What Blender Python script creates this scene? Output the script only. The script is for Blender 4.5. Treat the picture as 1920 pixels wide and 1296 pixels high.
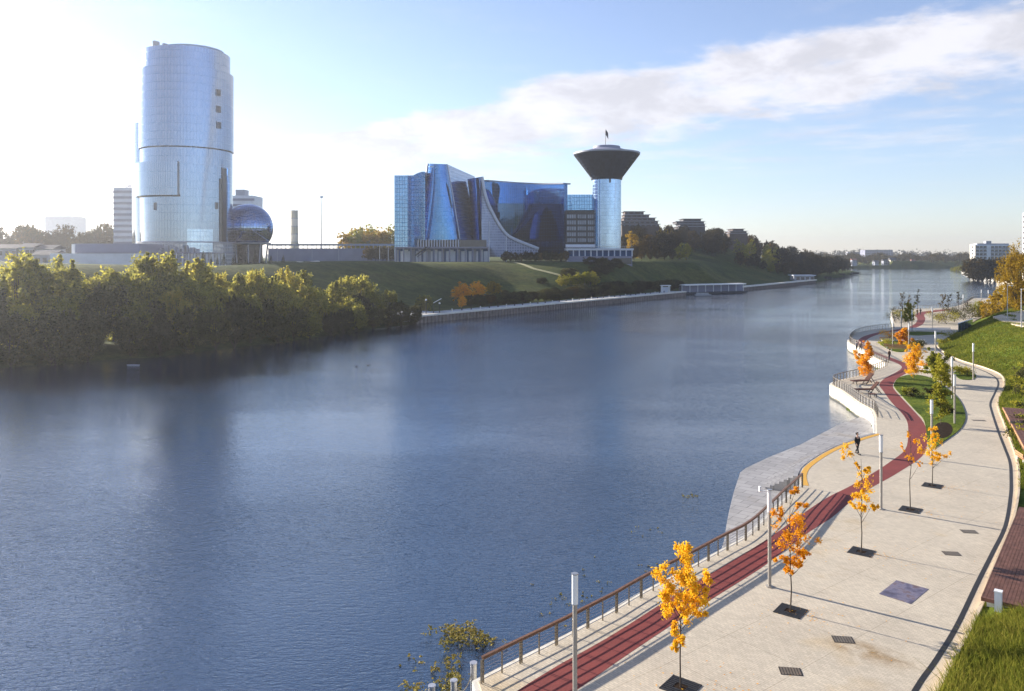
import bpy, math, random
import numpy as np
from mathutils import Vector, Matrix
from mathutils.geometry import tessellate_polygon
S = bpy.context.scene
for o in list(bpy.data.objects): bpy.data.objects.remove(o)
R = math.radians
# ------------------------------------------------------------------ camera, sky, sun, exposure
FPX, HZ, CH = 1500.0, 478.0, 18.1           # focal length in px of a 1920 wide frame, horizon row, camera height over the water
cd = bpy.data.cameras.new('camera'); cam = bpy.data.objects.new('camera', cd); S.collection.objects.link(cam)
cam.location = (0, 0, CH); cam.rotation_euler = (R(90), 0, 0)
cd.sensor_width = 36; cd.lens = 36 * FPX / 1920; cd.shift_y = -(648 - HZ) / 1920
cd.clip_start = 0.5; cd.clip_end = 20000
S.camera = cam
SUN_AZ, SUN_EL = -54.0, 17.0                # degrees: azimuth from +Y (negative = left), elevation
sdir = Vector((math.sin(R(SUN_AZ)) * math.cos(R(SUN_EL)), math.cos(R(SUN_AZ)) * math.cos(R(SUN_EL)), math.sin(R(SUN_EL))))
sl = bpy.data.lights.new('sun', 'SUN'); sl.energy = 5.0; sl.angle = R(0.5); sl.color = (1, .91, .79)
so = bpy.data.objects.new('sun', sl); S.collection.objects.link(so)
so.rotation_euler = sdir.to_track_quat('Z', 'Y').to_euler()
S.view_settings.view_transform = 'Standard'; S.view_settings.look = 'None'
S.view_settings.gamma = 1; S.view_settings.exposure = 1.42; S.view_settings.use_curve_mapping = False
W = bpy.data.worlds.new('World'); S.world = W; W.use_nodes = True
nt = W.node_tree; nt.nodes.clear()
def wn(t, **k):
    n = nt.nodes.new(t)
    for a, b in k.items(): setattr(n, a, b)
    return n
def wm(op, a, b=None, c=None, clamp=False):
    n = wn('ShaderNodeMath', operation=op); n.use_clamp = clamp
    for i, v in enumerate((a, b, c)):
        if v is None: continue
        if isinstance(v, (int, float)): n.inputs[i].default_value = v
        else: nt.links.new(v, n.inputs[i])
    return n.outputs[0]
def wsm(v, lo, hi, a=0, b=1):
    n = wn('ShaderNodeMapRange', interpolation_type='SMOOTHSTEP'); nt.links.new(v, n.inputs[0])
    for i, q in enumerate((lo, hi, a, b)): n.inputs[i + 1].default_value = q
    return n.outputs[0]
sky = wn('ShaderNodeTexSky', sky_type='NISHITA'); sky.sun_disc = False
sky.sun_elevation = R(SUN_EL); sky.sun_rotation = R(SUN_AZ)
sky.altitude = 150; sky.air_density = 1.0; sky.dust_density = 0.15; sky.ozone_density = 2.5
tc = wn('ShaderNodeTexCoord'); sp = wn('ShaderNodeSeparateXYZ'); nt.links.new(tc.outputs['Generated'], sp.inputs[0])
zc = wm('MAXIMUM', sp.outputs[2], 0.012)
u_ = wm('DIVIDE', sp.outputs[0], zc); v_ = wm('DIVIDE', sp.outputs[1], zc)
cmb = wn('ShaderNodeCombineXYZ'); nt.links.new(u_, cmb.inputs[0]); nt.links.new(v_, cmb.inputs[1])
def wnoise(scale, detail, rough, vec=None, dist=0):
    n = wn('ShaderNodeTexNoise'); nt.links.new(vec or cmb.outputs[0], n.inputs['Vector'])
    n.inputs['Scale'].default_value = scale; n.inputs['Detail'].default_value = detail
    n.inputs['Roughness'].default_value = rough; n.inputs['Distortion'].default_value = dist
    return n.outputs[0]
nlow = wnoise(0.55, 4, .55)
nn = wm('ADD', wm('ADD', u_, v_), wm('MULTIPLY', wm('SUBTRACT', nlow, .5), 2.2))
band = wm('MULTIPLY', wsm(nn, 4.4, 5.3), wsm(nn, 6.0, 10.0, 1, 0))
sc3 = wn('ShaderNodeVectorMath', operation='MULTIPLY'); sc3.inputs[1].default_value = (1, 1, 2.2); nt.links.new(tc.outputs['Generated'], sc3.inputs[0])
puff = wm('ADD', wm('MULTIPLY', wnoise(1.6, 9, .64, dist=.3), .45), wm('MULTIPLY', wnoise(9.0, 10, .62, sc3.outputs[0], .35), .55))
fine = wnoise(1.1, 8, .6)
m1 = wsm(wm('ADD', puff, wm('MULTIPLY', band, .34)), .575, .82)
m1 = wm('MULTIPLY', m1, wsm(band, .02, .3))
band2 = wm('MULTIPLY', wsm(nn, 7.6, 9.0), wsm(nn, 10.5, 15, 1, 0))
m2 = wm('MULTIPLY', wm('MULTIPLY', wsm(fine, .40, .72), band2), .55)
wisp = wm('MULTIPLY', wsm(fine, .52, .85), .35)
mm = wm('MAXIMUM', wm('MAXIMUM', m1, m2), wisp)
mm = wm('MULTIPLY', mm, wsm(sp.outputs[2], 0.0, 0.06, .25, 1))
shade = wsm(wnoise(11.0, 8, .62, sc3.outputs[0], .3), .34, .66, .80, 1.08)
ccol = wn('ShaderNodeMix', data_type='RGBA', blend_type='MULTIPLY'); ccol.inputs[0].default_value = 1
CLOUD = (5.3, 5.15, 5.4, 1)
ccol.inputs[6].default_value = CLOUD; nt.links.new(shade, ccol.inputs[7])
mix = wn('ShaderNodeMix', data_type='RGBA'); nt.links.new(wm('MULTIPLY', mm, .85), mix.inputs[0])
tint = wn('ShaderNodeMix', data_type='RGBA', blend_type='MULTIPLY'); tint.inputs[0].default_value = 1; tint.inputs[7].default_value = (.975, .965, 1.10, 1); hs = wn('ShaderNodeHueSaturation'); hs.inputs['Saturation'].default_value = .82; hs.inputs['Value'].default_value = 1.05; nt.links.new(sky.outputs[0], hs.inputs['Color']); nt.links.new(hs.outputs[0], tint.inputs[6])
nt.links.new(tint.outputs[2], mix.inputs[6]); nt.links.new(ccol.outputs[2], mix.inputs[7])
bg = wn('ShaderNodeBackground'); bg.inputs[1].default_value = 0.07
nt.links.new(mix.outputs[2], bg.inputs[0]); wo = wn('ShaderNodeOutputWorld'); nt.links.new(bg.outputs[0], wo.inputs[0])
S.render.engine = 'CYCLES'
S.cycles.max_bounces = 6; S.cycles.volume_bounces = 0; S.cycles.transparent_max_bounces = 6
random.seed(7); rng = np.random.default_rng(7)
# ------------------------------------------------------------------ helpers
PZ = 1.6                                     # promenade level over the water
def G(x, y, z=PZ):                           # a frame pixel to the level z
    Y = FPX * (CH - z) / (y - HZ); return Vector(((x - 960) * Y / FPX, Y, z))
def A(x, y, Y): return Vector(((x - 960) * Y / FPX, Y, CH - (y - HZ) * Y / FPX))
BASE = {}
COL = S.collection
def tag(o, label=None, cat=None, group=None, kind=None):
    if label: o['label'] = label
    if cat: o['category'] = cat
    if group: o['group'] = group
    if kind: o['kind'] = kind
    return o
def thing(name, loc, label, cat, group=None):
    o = bpy.data.objects.new(name, None); COL.objects.link(o); o.location = loc; o.empty_display_size = .3
    BASE[o] = Vector(loc); return tag(o, label, cat, group)
def link(name, me, parent=None, mat=None, loc=None, rz=0):
    o = bpy.data.objects.new(name, me); COL.objects.link(o)
    if mat and not me.materials: me.materials.append(mat)
    if parent: o.parent = parent
    if loc is not None:
        o.location = Vector(loc) - (BASE[parent] if parent else Vector())
    o.rotation_euler.z = rz
    BASE[o] = (BASE[parent] if parent else Vector()) if loc is None else Vector(loc)
    return o
def mk(name, V, F, mat, parent=None, uv=None, smooth=False, kind=None):
    off = BASE[parent] if parent else Vector()
    me = bpy.data.meshes.new(name)
    me.from_pydata([(v[0] - off[0], v[1] - off[1], v[2] - off[2]) for v in V], [], [tuple(f) for f in F])
    if uv is not None:
        l = me.uv_layers.new(name='UVMap'); vi = np.zeros(len(me.loops), np.int32); me.loops.foreach_get('vertex_index', vi)
        l.data.foreach_set('uv', np.asarray(uv, np.float32)[vi].ravel())
    if smooth: me.polygons.foreach_set('use_smooth', [True] * len(me.polygons)); me.update(); me.set_sharp_from_angle(angle=R(32))
    o = link(name, me, parent, mat)
    if kind: o['kind'] = kind
    return o
class MB:
    def __init__(s): s.V = []; s.F = []
    def add(s, V, F):
        n = len(s.V); s.V += [tuple(v) for v in V]; s.F += [tuple(i + n for i in f) for f in F]; return s
    def box(s, c, d, rz=0):
        x, y, z = d[0] / 2, d[1] / 2, d[2] / 2; ca, sa = math.cos(rz), math.sin(rz)
        P = [(-x, -y, -z), (x, -y, -z), (x, y, -z), (-x, y, -z), (-x, -y, z), (x, -y, z), (x, y, z), (-x, y, z)]
        return s.add([(c[0] + p[0] * ca - p[1] * sa, c[1] + p[0] * sa + p[1] * ca, c[2] + p[2]) for p in P],
                     [(0, 3, 2, 1), (4, 5, 6, 7), (0, 1, 5, 4), (1, 2, 6, 5), (2, 3, 7, 6), (3, 0, 4, 7)])
    def b2(s, x0, x1, y0, y1, z0, z1): return s.box(((x0 + x1) / 2, (y0 + y1) / 2, (z0 + z1) / 2), (x1 - x0, y1 - y0, z1 - z0))
    def cyl(s, x, y, z0, z1, r0, r1=None, n=16):
        r1 = r0 if r1 is None else r1
        P = [(x + r0 * math.cos(2 * math.pi * i / n), y + r0 * math.sin(2 * math.pi * i / n), z0) for i in range(n)]
        P += [(x + r1 * math.cos(2 * math.pi * i / n), y + r1 * math.sin(2 * math.pi * i / n), z1) for i in range(n)]
        return s.add(P, [(i, (i + 1) % n, n + (i + 1) % n, n + i) for i in range(n)] + [tuple(range(n - 1, -1, -1)), tuple(range(n, 2 * n))])
    def tube(s, pts, rad, n=6):
        pts = [Vector(p) for p in pts]; m = len(pts)
        rad = [rad] * m if isinstance(rad, (int, float)) else rad; P = []
        for i, p in enumerate(pts):
            t = (pts[min(i + 1, m - 1)] - pts[max(i - 1, 0)]).normalized()
            a = t.cross(Vector((0, 0, 1)) if abs(t.z) < .9 else Vector((1, 0, 0))).normalized(); b = t.cross(a)
            P += [p + (a * math.cos(2 * math.pi * k / n) + b * math.sin(2 * math.pi * k / n)) * rad[i] for k in range(n)]
        F = [(i * n + k, i * n + (k + 1) % n, (i + 1) * n + (k + 1) % n, (i + 1) * n + k) for i in range(m - 1) for k in range(n)]
        return s.add(P, F + [tuple(range(n)), tuple(range((m - 1) * n, m * n))[::-1]])
    def sweep(s, pts, w, h):                 # a flat bar along a path, width w, height h, centred on the path
        pts = [Vector(p) for p in pts]; m = len(pts); P = []
        for i, p in enumerate(pts):
            t = (pts[min(i + 1, m - 1)] - pts[max(i - 1, 0)]); t.z = 0; t.normalize(); q = Vector((-t.y, t.x, 0)) * (w / 2); u = Vector((0, 0, h / 2))
            P += [p - q - u, p + q - u, p + q + u, p - q + u]
        F = [(i * 4 + k, i * 4 + (k + 1) % 4, i * 4 + 4 + (k + 1) % 4, i * 4 + 4 + k) for i in range(m - 1) for k in range(4)]
        return s.add(P, F + [(0, 1, 2, 3), ((m - 1) * 4 + 3, (m - 1) * 4 + 2, (m - 1) * 4 + 1, (m - 1) * 4)])
    def prism(s, poly, z0, z1):
        n = len(poly); T = tessellate_polygon([[Vector((p[0], p[1], 0)) for p in poly]])
        V = [(p[0], p[1], z0) for p in poly] + [(p[0], p[1], z1) for p in poly]
        a = sum(poly[i][0] * poly[(i + 1) % n][1] - poly[(i + 1) % n][0] * poly[i][1] for i in range(n)); F = []
        for t in T:
            c = (Vector(V[t[1]]) - Vector(V[t[0]])).cross(Vector(V[t[2]]) - Vector(V[t[0]])).z
            t = t if c > 0 else t[::-1]
            F += [tuple(i + n for i in t), tuple(t[::-1])]
        for i in range(n):
            j = (i + 1) % n; F.append((i, j, n + j, n + i) if a > 0 else (j, i, n + i, n + j))
        return s.add(V, F)
    def build(s, name, mat, parent=None, smooth=False, kind=None, uv=None): return mk(name, s.V, s.F, mat, parent, uv, smooth, kind)
def catmull(P, n=6):
    P = [Vector(p) for p in P]; out = []
    for i in range(len(P) - 1):
        a, b, c, d = P[max(i - 1, 0)], P[i], P[i + 1], P[min(i + 2, len(P) - 1)]
        for k in range(n):
            t = k / n
            out.append(.5 * ((2 * b) + (c - a) * t + (2 * a - 5 * b + 4 * c - d) * t * t + (3 * b - a - 3 * c + d) * t ** 3))
    return out + [P[-1]]
def resample(P, step=None, n=None):
    P = [Vector(p) for p in P]; L = [0]
    for a, b in zip(P, P[1:]): L.append(L[-1] + (b - a).length)
    n = n or max(2, int(round(L[-1] / step)) + 1); out = []; j = 0
    for i in range(n):
        s = L[-1] * i / (n - 1)
        while j < len(P) - 2 and L[j + 1] < s: j += 1
        t = (s - L[j]) / max(1e-9, L[j + 1] - L[j]); out.append(P[j].lerp(P[j + 1], min(1, max(0, t))))
    return out
def offset(P, d, z=None):                    # to the left of the path is positive
    out = []
    for i, p in enumerate(P):
        t = (P[min(i + 1, len(P) - 1)] - P[max(i - 1, 0)]); t.z = 0; t.normalize()
        q = p + Vector((-t.y, t.x, 0)) * d
        if z is not None: q.z = z
        out.append(q)
    return out
def copy_tree(o, parent=None):
    c = o.copy(); COL.objects.link(c); c.parent = parent
    for ch in list(o.children): copy_tree(ch, c)
    return c
def strip(name, L, Rr, mat, parent=None, kind='structure', z=None):
    n = len(L); V = [*L, *Rr]
    if z is not None: V = [(v[0], v[1], z) for v in V]
    F = [(i, n + i, n + i + 1, i + 1) for i in range(n - 1)]
    return mk(name, V, F, mat, parent, kind=kind)
ONES = ['', 'first', 'second', 'third', 'fourth', 'fifth', 'sixth', 'seventh', 'eighth', 'ninth', 'tenth', 'eleventh', 'twelfth', 'thirteenth', 'fourteenth', 'fifteenth', 'sixteenth', 'seventeenth', 'eighteenth', 'nineteenth']
def ordw(n): return ONES[n] if n < 20 else (('twentieth', 'thirtieth', 'fortieth', 'fiftieth')[n // 10 - 2] if n % 10 == 0 else ('twenty-', 'thirty-', 'forty-', 'fifty-')[n // 10 - 2] + ONES[n % 10])
ORD = [ordw(i) for i in range(1, 60)]
# ------------------------------------------------------------------ materials
def newmat(name):
    m = bpy.data.materials.new(name); m.use_nodes = True; t = m.node_tree; b = t.nodes['Principled BSDF']; return m, t, b
def nd(t, ty, **k):
    n = t.nodes.new(ty)
    for a, b in k.items():
        if a in n.inputs.keys() if False else hasattr(n, a): setattr(n, a, b)
    return n
def noise(t, vec, scale, detail=4, rough=.55):
    n = t.nodes.new('ShaderNodeTexNoise'); n.inputs['Scale'].default_value = scale; n.inputs['Detail'].default_value = detail; n.inputs['Roughness'].default_value = rough
    if vec is not None: t.links.new(vec, n.inputs['Vector'])
    return n.outputs[0]
def ramp(t, fac, stops):
    n = t.nodes.new('ShaderNodeValToRGB'); e = n.color_ramp.elements
    while len(e) < len(stops): e.new(.5)
    for el, (p, c) in zip(e, stops): el.position = p; el.color = (*c, 1) if len(c) == 3 else c
    t.links.new(fac, n.inputs[0]); return n.outputs[0]
def mixc(t, fac, a, b, mode='MIX'):
    n = t.nodes.new('ShaderNodeMix'); n.data_type = 'RGBA'; n.blend_type = mode
    for i, v in ((0, fac), (6, a), (7, b)):
        if hasattr(v, 'is_linked') or hasattr(v, 'links'): t.links.new(v, n.inputs[i])
        elif i == 0: n.inputs[0].default_value = v
        else: n.inputs[i].default_value = (*v, 1)
    return n.outputs[2]
def coords(t, kind='Object'):
    if kind == 'World': return t.nodes.new('ShaderNodeNewGeometry').outputs['Position']
    return t.nodes.new('ShaderNodeTexCoord').outputs[kind]
def bump(t, b, h, strength=.3, dist=.02):
    n = t.nodes.new('ShaderNodeBump'); n.inputs['Strength'].default_value = strength; n.inputs['Distance'].default_value = dist
    t.links.new(h, n.inputs['Height']); t.links.new(n.outputs[0], b.inputs['Normal'])
def plain(name, c, rough=.6, metal=0, var=.25, scale=2.0, bmp=0, spec=.5):
    m, t, b = newmat(name); v = coords(t, 'World'); f = noise(t, v, scale, 6, .6)
    col = ramp(t, f, [(.3, tuple(x * (1 - var) for x in c)), (.7, tuple(min(1, x * (1 + var)) for x in c))])
    t.links.new(col, b.inputs['Base Color']); b.inputs['Roughness'].default_value = rough; b.inputs['Metallic'].default_value = metal
    b.inputs['Specular IOR Level'].default_value = spec
    if bmp: bump(t, b, noise(t, v, scale * 6, 5), .4, bmp)
    return m
def mapping(t, v, scale=(1, 1, 1), rot=(0, 0, 0)):
    n = t.nodes.new('ShaderNodeMapping'); n.inputs['Scale'].default_value = scale; n.inputs['Rotation'].default_value = rot
    t.links.new(v, n.inputs['Vector']); return n.outputs[0]
def brick(t, v, c1, c2, mortar, w, h, ms, off=.5, bias=0):
    n = t.nodes.new('ShaderNodeTexBrick'); n.offset = off; n.inputs['Scale'].default_value = 1
    n.inputs['Color1'].default_value = (*c1, 1); n.inputs['Color2'].default_value = (*c2, 1); n.inputs['Mortar'].default_value = (*mortar, 1)
    n.inputs['Mortar Size'].default_value = ms; n.inputs['Brick Width'].default_value = w; n.inputs['Row Height'].default_value = h; n.inputs['Bias'].default_value = bias
    n.inputs['Mortar Smooth'].default_value = .1
    t.links.new(v, n.inputs['Vector']); return n
def paving(name, c, w=.2, h=.1, rot=0, dark=.72, stain=True, vary=.1, ms=.006):
    m, t, b = newmat(name); p = coords(t, 'World'); v = mapping(t, p, rot=(0, 0, rot))
    br = brick(t, v, tuple(x * (1 - vary) for x in c), tuple(x * (1 + vary) for x in c), tuple(x * dark for x in c), w, h, ms)
    col = br.outputs[0]
    big = ramp(t, noise(t, p, .35, 6, .65), [(.3, (.86, .85, .84)), (.65, (1.03, 1.02, 1.0))])
    col = mixc(t, 1, col, big, 'MULTIPLY')
    sp_ = ramp(t, noise(t, p, 5, 5, .7), [(.28, (.72, .7, .66)), (.42, (1, 1, 1))]); col = mixc(t, .6, col, sp_, 'MULTIPLY')
    if stain:
        jb = brick(t, v, (1, 1, 1), (.97, .97, .97), (.80, .79, .77), 3.6, 3.6, .022, 0); col = mixc(t, 1, col, jb.outputs[0], 'MULTIPLY')
        s = ramp(t, noise(t, p, .16, 4, .6), [(.60, (1, 1, 1)), (.78, (.92, .80, .60))]); col = mixc(t, 1, col, s, 'MULTIPLY')
    t.links.new(col, b.inputs['Base Color']); b.inputs['Roughness'].default_value = .75
    bump(t, b, br.outputs['Fac'], .3, -.004); return m
def leafmat(name, stops, trans=.45, rough=.6):
    m, t, b = newmat(name); t.nodes.remove(b); out = t.nodes['Material Output']
    g = t.nodes.new('ShaderNodeNewGeometry'); oi = t.nodes.new('ShaderNodeObjectInfo')
    a = t.nodes.new('ShaderNodeMath'); a.operation = 'MULTIPLY_ADD'; a.inputs[1].default_value = .45; t.links.new(g.outputs['Random Per Island'], a.inputs[0])
    a2 = t.nodes.new('ShaderNodeMath'); a2.operation = 'MULTIPLY'; a2.inputs[1].default_value = .35; t.links.new(oi.outputs['Random'], a2.inputs[0]); t.links.new(a2.outputs[0], a.inputs[2])
    n = noise(t, coords(t, 'World'), .35, 3); a3 = t.nodes.new('ShaderNodeMath'); a3.operation = 'MULTIPLY_ADD'; a3.inputs[1].default_value = .5; t.links.new(n, a3.inputs[0]); t.links.new(a.outputs[0], a3.inputs[2])
    a4 = t.nodes.new('ShaderNodeMath'); a4.operation = 'SUBTRACT'; a4.inputs[1].default_value = .15; a4.use_clamp = True; t.links.new(a3.outputs[0], a4.inputs[0])
    col = ramp(t, a4.outputs[0], stops)
    d = t.nodes.new('ShaderNodeBsdfDiffuse'); tr = t.nodes.new('ShaderNodeBsdfTranslucent'); t.links.new(col, d.inputs[0]); t.links.new(col, tr.inputs[0])
    mx = t.nodes.new('ShaderNodeMixShader'); mx.inputs[0].default_value = trans; t.links.new(d.outputs[0], mx.inputs[1]); t.links.new(tr.outputs[0], mx.inputs[2])
    t.links.new(mx.outputs[0], out.inputs[0]); return m
def glass(name, c, mull, w, h, ms=.1, metal=.85, rough=.06, vary=.12, off=0.0, c2=None, wob=.004):
    """reflective curtain wall: brick grid of panes on the UVs (metres)"""
    m, t, b = newmat(name); v = coords(t, 'UV')
    br = brick(t, v, tuple(x * (1 - vary) for x in c), tuple(x * (1 + vary) for x in (c2 or c)), mull, w, h, ms, off)
    t.links.new(br.outputs[0], b.inputs['Base Color'])
    b.inputs['Metallic'].default_value = metal
    r = ramp(t, br.outputs['Fac'], [(0, (rough,) * 3), (1, (.45,) * 3)]); t.links.new(r, b.inputs['Roughness'])
    n = t.nodes.new('ShaderNodeTexNoise'); n.inputs['Scale'].default_value = .5; n.inputs['Detail'].default_value = 1; t.links.new(v, n.inputs['Vector'])
    bump(t, b, n.outputs[0], .5, wob); return m
M = {}
M['paving'] = paving('beige_paving', (.54, .475, .372), .24, .12, R(52), .70, ms=.009)
M['kerb'] = paving('pale_kerb_stone', (.56, .46, .33), 1.0, 3.0, R(52), .6, False, .05, .012)
M['red'] = paving('red_rubber_lane', (.19, .028, .022), .5, .5, R(10), .8, False, .06)
M['granite'] = paving('grey_granite_steps', (.33, .325, .33), 1.6, .8, R(38), .55, True, .13, .03)
M['concrete'] = plain('white_concrete', (.66, .63, .56), .7, 0, .12, 1.2, .01)
def quaymat():
    m, t, b = newmat('stained_white_concrete'); p = coords(t, 'World'); sx_ = t.nodes.new('ShaderNodeSeparateXYZ'); t.links.new(p, sx_.inputs[0])
    c = ramp(t, noise(t, p, 1.2, 6, .6), [(.3, (.56, .53, .46)), (.7, (.70, .67, .60))])
    n = noise(t, mapping(t, p, (3, 3, .35)), 1.0, 5, .65); st = ramp(t, n, [(.48, (1, 1, 1)), (.72, (.74, .70, .60))]); c = mixc(t, 1, c, st, 'MULTIPLY')
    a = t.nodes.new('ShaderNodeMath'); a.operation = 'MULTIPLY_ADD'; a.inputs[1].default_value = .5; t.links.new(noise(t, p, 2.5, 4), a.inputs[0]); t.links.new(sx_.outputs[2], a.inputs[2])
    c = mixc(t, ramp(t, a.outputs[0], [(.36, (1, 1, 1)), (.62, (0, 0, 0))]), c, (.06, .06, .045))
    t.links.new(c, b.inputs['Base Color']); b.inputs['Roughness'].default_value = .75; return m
M['quay'] = quaymat()
M['concrete_grey'] = plain('grey_concrete', (.36, .36, .37), .75, 0, .15, 1.2, .01)
M['asphalt'] = plain('asphalt', (.06, .06, .065), .85, 0, .2, 3)
M['tactile'] = plain('yellow_tactile', (.62, .33, .035), .6, 0, .1, 8)
M['steel_dark'] = plain('dark_steel', (.035, .032, .03), .5, .5, .3, 8)
M['steel'] = plain('galvanised_steel', (.42, .42, .43), .4, .7, .15, 4)
M['bronze'] = plain('bronze_post', (.20, .165, .12), .45, .5, .2, 4)
M['pole'] = plain('grey_lamp_pole', (.34, .315, .28), .45, .3, .1, 4)
M['handrail'] = plain('hardwood_handrail', (.16, .075, .035), .45, 0, .3, 5)
M['wood'] = plain('dark_deck_board', (.13, .062, .045), .6, 0, .35, 3, 0, .2)
M['wood_light'] = plain('oiled_wood_edge', (.42, .21, .10), .5, 0, .2, 3)
M['white'] = plain('white_paint', (.78, .78, .78), .4, 0, .06, 2)
M['lamp_white'] = plain('opal_lamp_tube', (.8, .8, .78), .25, 0, .03, 2)
M['soil'] = plain('dark_soil', (.03, .02, .014), .95, 0, .4, 4, .03, .05)
M['bark'] = plain('bark', (.055, .04, .03), .9, 0, .35, 6)
M['bark_pale'] = plain('pale_bark', (.17, .14, .11), .9, 0, .35, 6)
M['black'] = plain('black_cloth', (.008, .008, .01), .85, 0, .3, 8)
M['skin'] = plain('skin', (.48, .28, .19), .55, 0, .05, 8)
M['navy'] = plain('navy_cloth', (.02, .025, .05), .85, 0, .3, 8)
M['brownc'] = plain('brown_cloth', (.09, .05, .03), .85, 0, .3, 8)
M['rope'] = plain('rope', (.3, .28, .24), .9, 0, .2, 12)
def grassmat():
    m, t, b = newmat('grass_ground'); p = coords(t, 'World')
    c = ramp(t, noise(t, p, .22, 7, .68), [(.3, (.032, .058, .008)), (.5, (.095, .135, .016)), (.72, (.18, .20, .03))])
    f = ramp(t, noise(t, p, 3.2, 6, .7), [(.3, (.45, .5, .4)), (.65, (1.2, 1.15, 1.0))])
    t.links.new(mixc(t, 1, c, f, 'MULTIPLY'), b.inputs['Base Color']); b.inputs['Roughness'].default_value = .95; b.inputs['Specular IOR Level'].default_value = .1
    bump(t, b, noise(t, p, 4, 6, .7), .9, .15); return m
M['grass'] = grassmat()
def groundmat():
    m, t, b = newmat('ground_cover'); p = coords(t, 'World')
    c = ramp(t, noise(t, p, .03, 7, .62), [(.33, (.030, .050, .014)), (.5, (.052, .078, .022)), (.7, (.105, .105, .035))])
    c = mixc(t, 1, c, ramp(t, noise(t, mapping(t, p, (1, 1.6, 1), (0, 0, R(35))), .12, 6, .7), [(.35, (.62, .66, .6)), (.5, (1, 1, 1)), (.68, (1.6, 1.35, 1.0))]), 'MULTIPLY')
    f = ramp(t, noise(t, p, .7, 6, .7), [(.3, (.5, .53, .45)), (.65, (1.25, 1.2, 1.1))])
    t.links.new(mixc(t, 1, c, f, 'MULTIPLY'), b.inputs['Base Color']); b.inputs['Roughness'].default_value = .95; b.inputs['Specular IOR Level'].default_value = .1
    bump(t, b, noise(t, p, 1.5, 6, .7), .8, .3); return m
M['ground'] = groundmat()
def watermat():
    m, t, b = newmat('river_water'); p = coords(t, 'World')
    b.inputs['Base Color'].default_value = (.003, .022, .058, 1); b.inputs['Roughness'].default_value = .02; b.inputs['IOR'].default_value = 2.25
    b.inputs['Specular IOR Level'].default_value = .5
    v1 = mapping(t, p, (.42, 1.15, 1), (0, 0, R(-14))); v2 = mapping(t, p, (.7, 1.4, 1), (0, 0, R(16)))
    n1 = noise(t, v1, 2.3, 2, .5); n2 = noise(t, v2, 5.2, 2, .55); n3 = noise(t, mapping(t, p, (.5, 1, 1), (0, 0, R(-8))), .35, 2, .5)
    def ridge(v): return mth('SUBTRACT', .5, mth('ABSOLUTE', mth('SUBTRACT', v, .5), 0))
    def mth(op, a, bb, c=None):
        n = t.nodes.new('ShaderNodeMath'); n.operation = op
        for i, v in enumerate((a, bb, c)):
            if v is None: continue
            if isinstance(v, (int, float)): n.inputs[i].default_value = v
            else: t.links.new(v, n.inputs[i])
        return n.outputs[0]
    h = mth('ADD', mth('ADD', mth('MULTIPLY', ridge(n1), 1.15), mth('MULTIPLY', ridge(n2), .62)), mth('MULTIPLY', n3, .22))
    calm = t.nodes.new('ShaderNodeMapRange'); t.links.new(noise(t, mapping(t, p, (.5, 1, 1), (0, 0, R(30))), .022, 4, .55), calm.inputs[0])
    for i, q in enumerate((.38, .60, .35, 1.1)): calm.inputs[i + 1].default_value = q
    bump(t, b, mth('MULTIPLY', h, calm.outputs[0]), 1.0, .066)
    return m
M['water'] = watermat()
# leaf materials: dark to light stops are kinds of leaf colour within a crown
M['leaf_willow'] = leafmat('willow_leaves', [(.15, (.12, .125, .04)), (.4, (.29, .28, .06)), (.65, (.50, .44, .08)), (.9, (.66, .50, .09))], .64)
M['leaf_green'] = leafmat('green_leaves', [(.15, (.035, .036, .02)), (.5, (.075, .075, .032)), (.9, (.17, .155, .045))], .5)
M['leaf_wood'] = leafmat('autumn_wood_leaves', [(.1, (.025, .028, .014)), (.42, (.045, .042, .018)), (.68, (.085, .06, .02)), (.85, (.20, .12, .025)), (1, (.30, .16, .03))], .35)
M['leaf_yellow'] = leafmat('yellow_maple_leaves', [(.08, (.40, .17, .012)), (.3, (.74, .38, .016)), (.6, (.86, .52, .025)), (.92, (.90, .64, .07))], .45)
M['leaf_orange'] = leafmat('orange_maple_leaves', [(.1, (.58, .20, .012)), (.45, (.82, .40, .02)), (.9, (.90, .54, .05))], .45)
M['leaf_birch'] = leafmat('golden_birch_leaves', [(.1, (.20, .14, .015)), (.5, (.40, .26, .025)), (.9, (.56, .36, .03))], .45)
M['leaf_lime'] = leafmat('yellow_green_leaves', [(.1, (.14, .16, .02)), (.5, (.30, .29, .035)), (.9, (.50, .40, .05))], .45)
M['leaf_spruce'] = leafmat('spruce_needles', [(.1, (.010, .018, .012)), (.6, (.022, .035, .022)), (1, (.04, .055, .03))], .1)
M['blade'] = leafmat('grass_blades', [(.1, (.05, .08, .01)), (.45, (.14, .165, .022)), (.7, (.25, .24, .04)), (.95, (.42, .34, .08))], .4)
M['weed'] = leafmat('floating_weed', [(.1, (.12, .12, .03)), (.5, (.24, .21, .06)), (.9, (.4, .3, .1))], .2)
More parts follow.
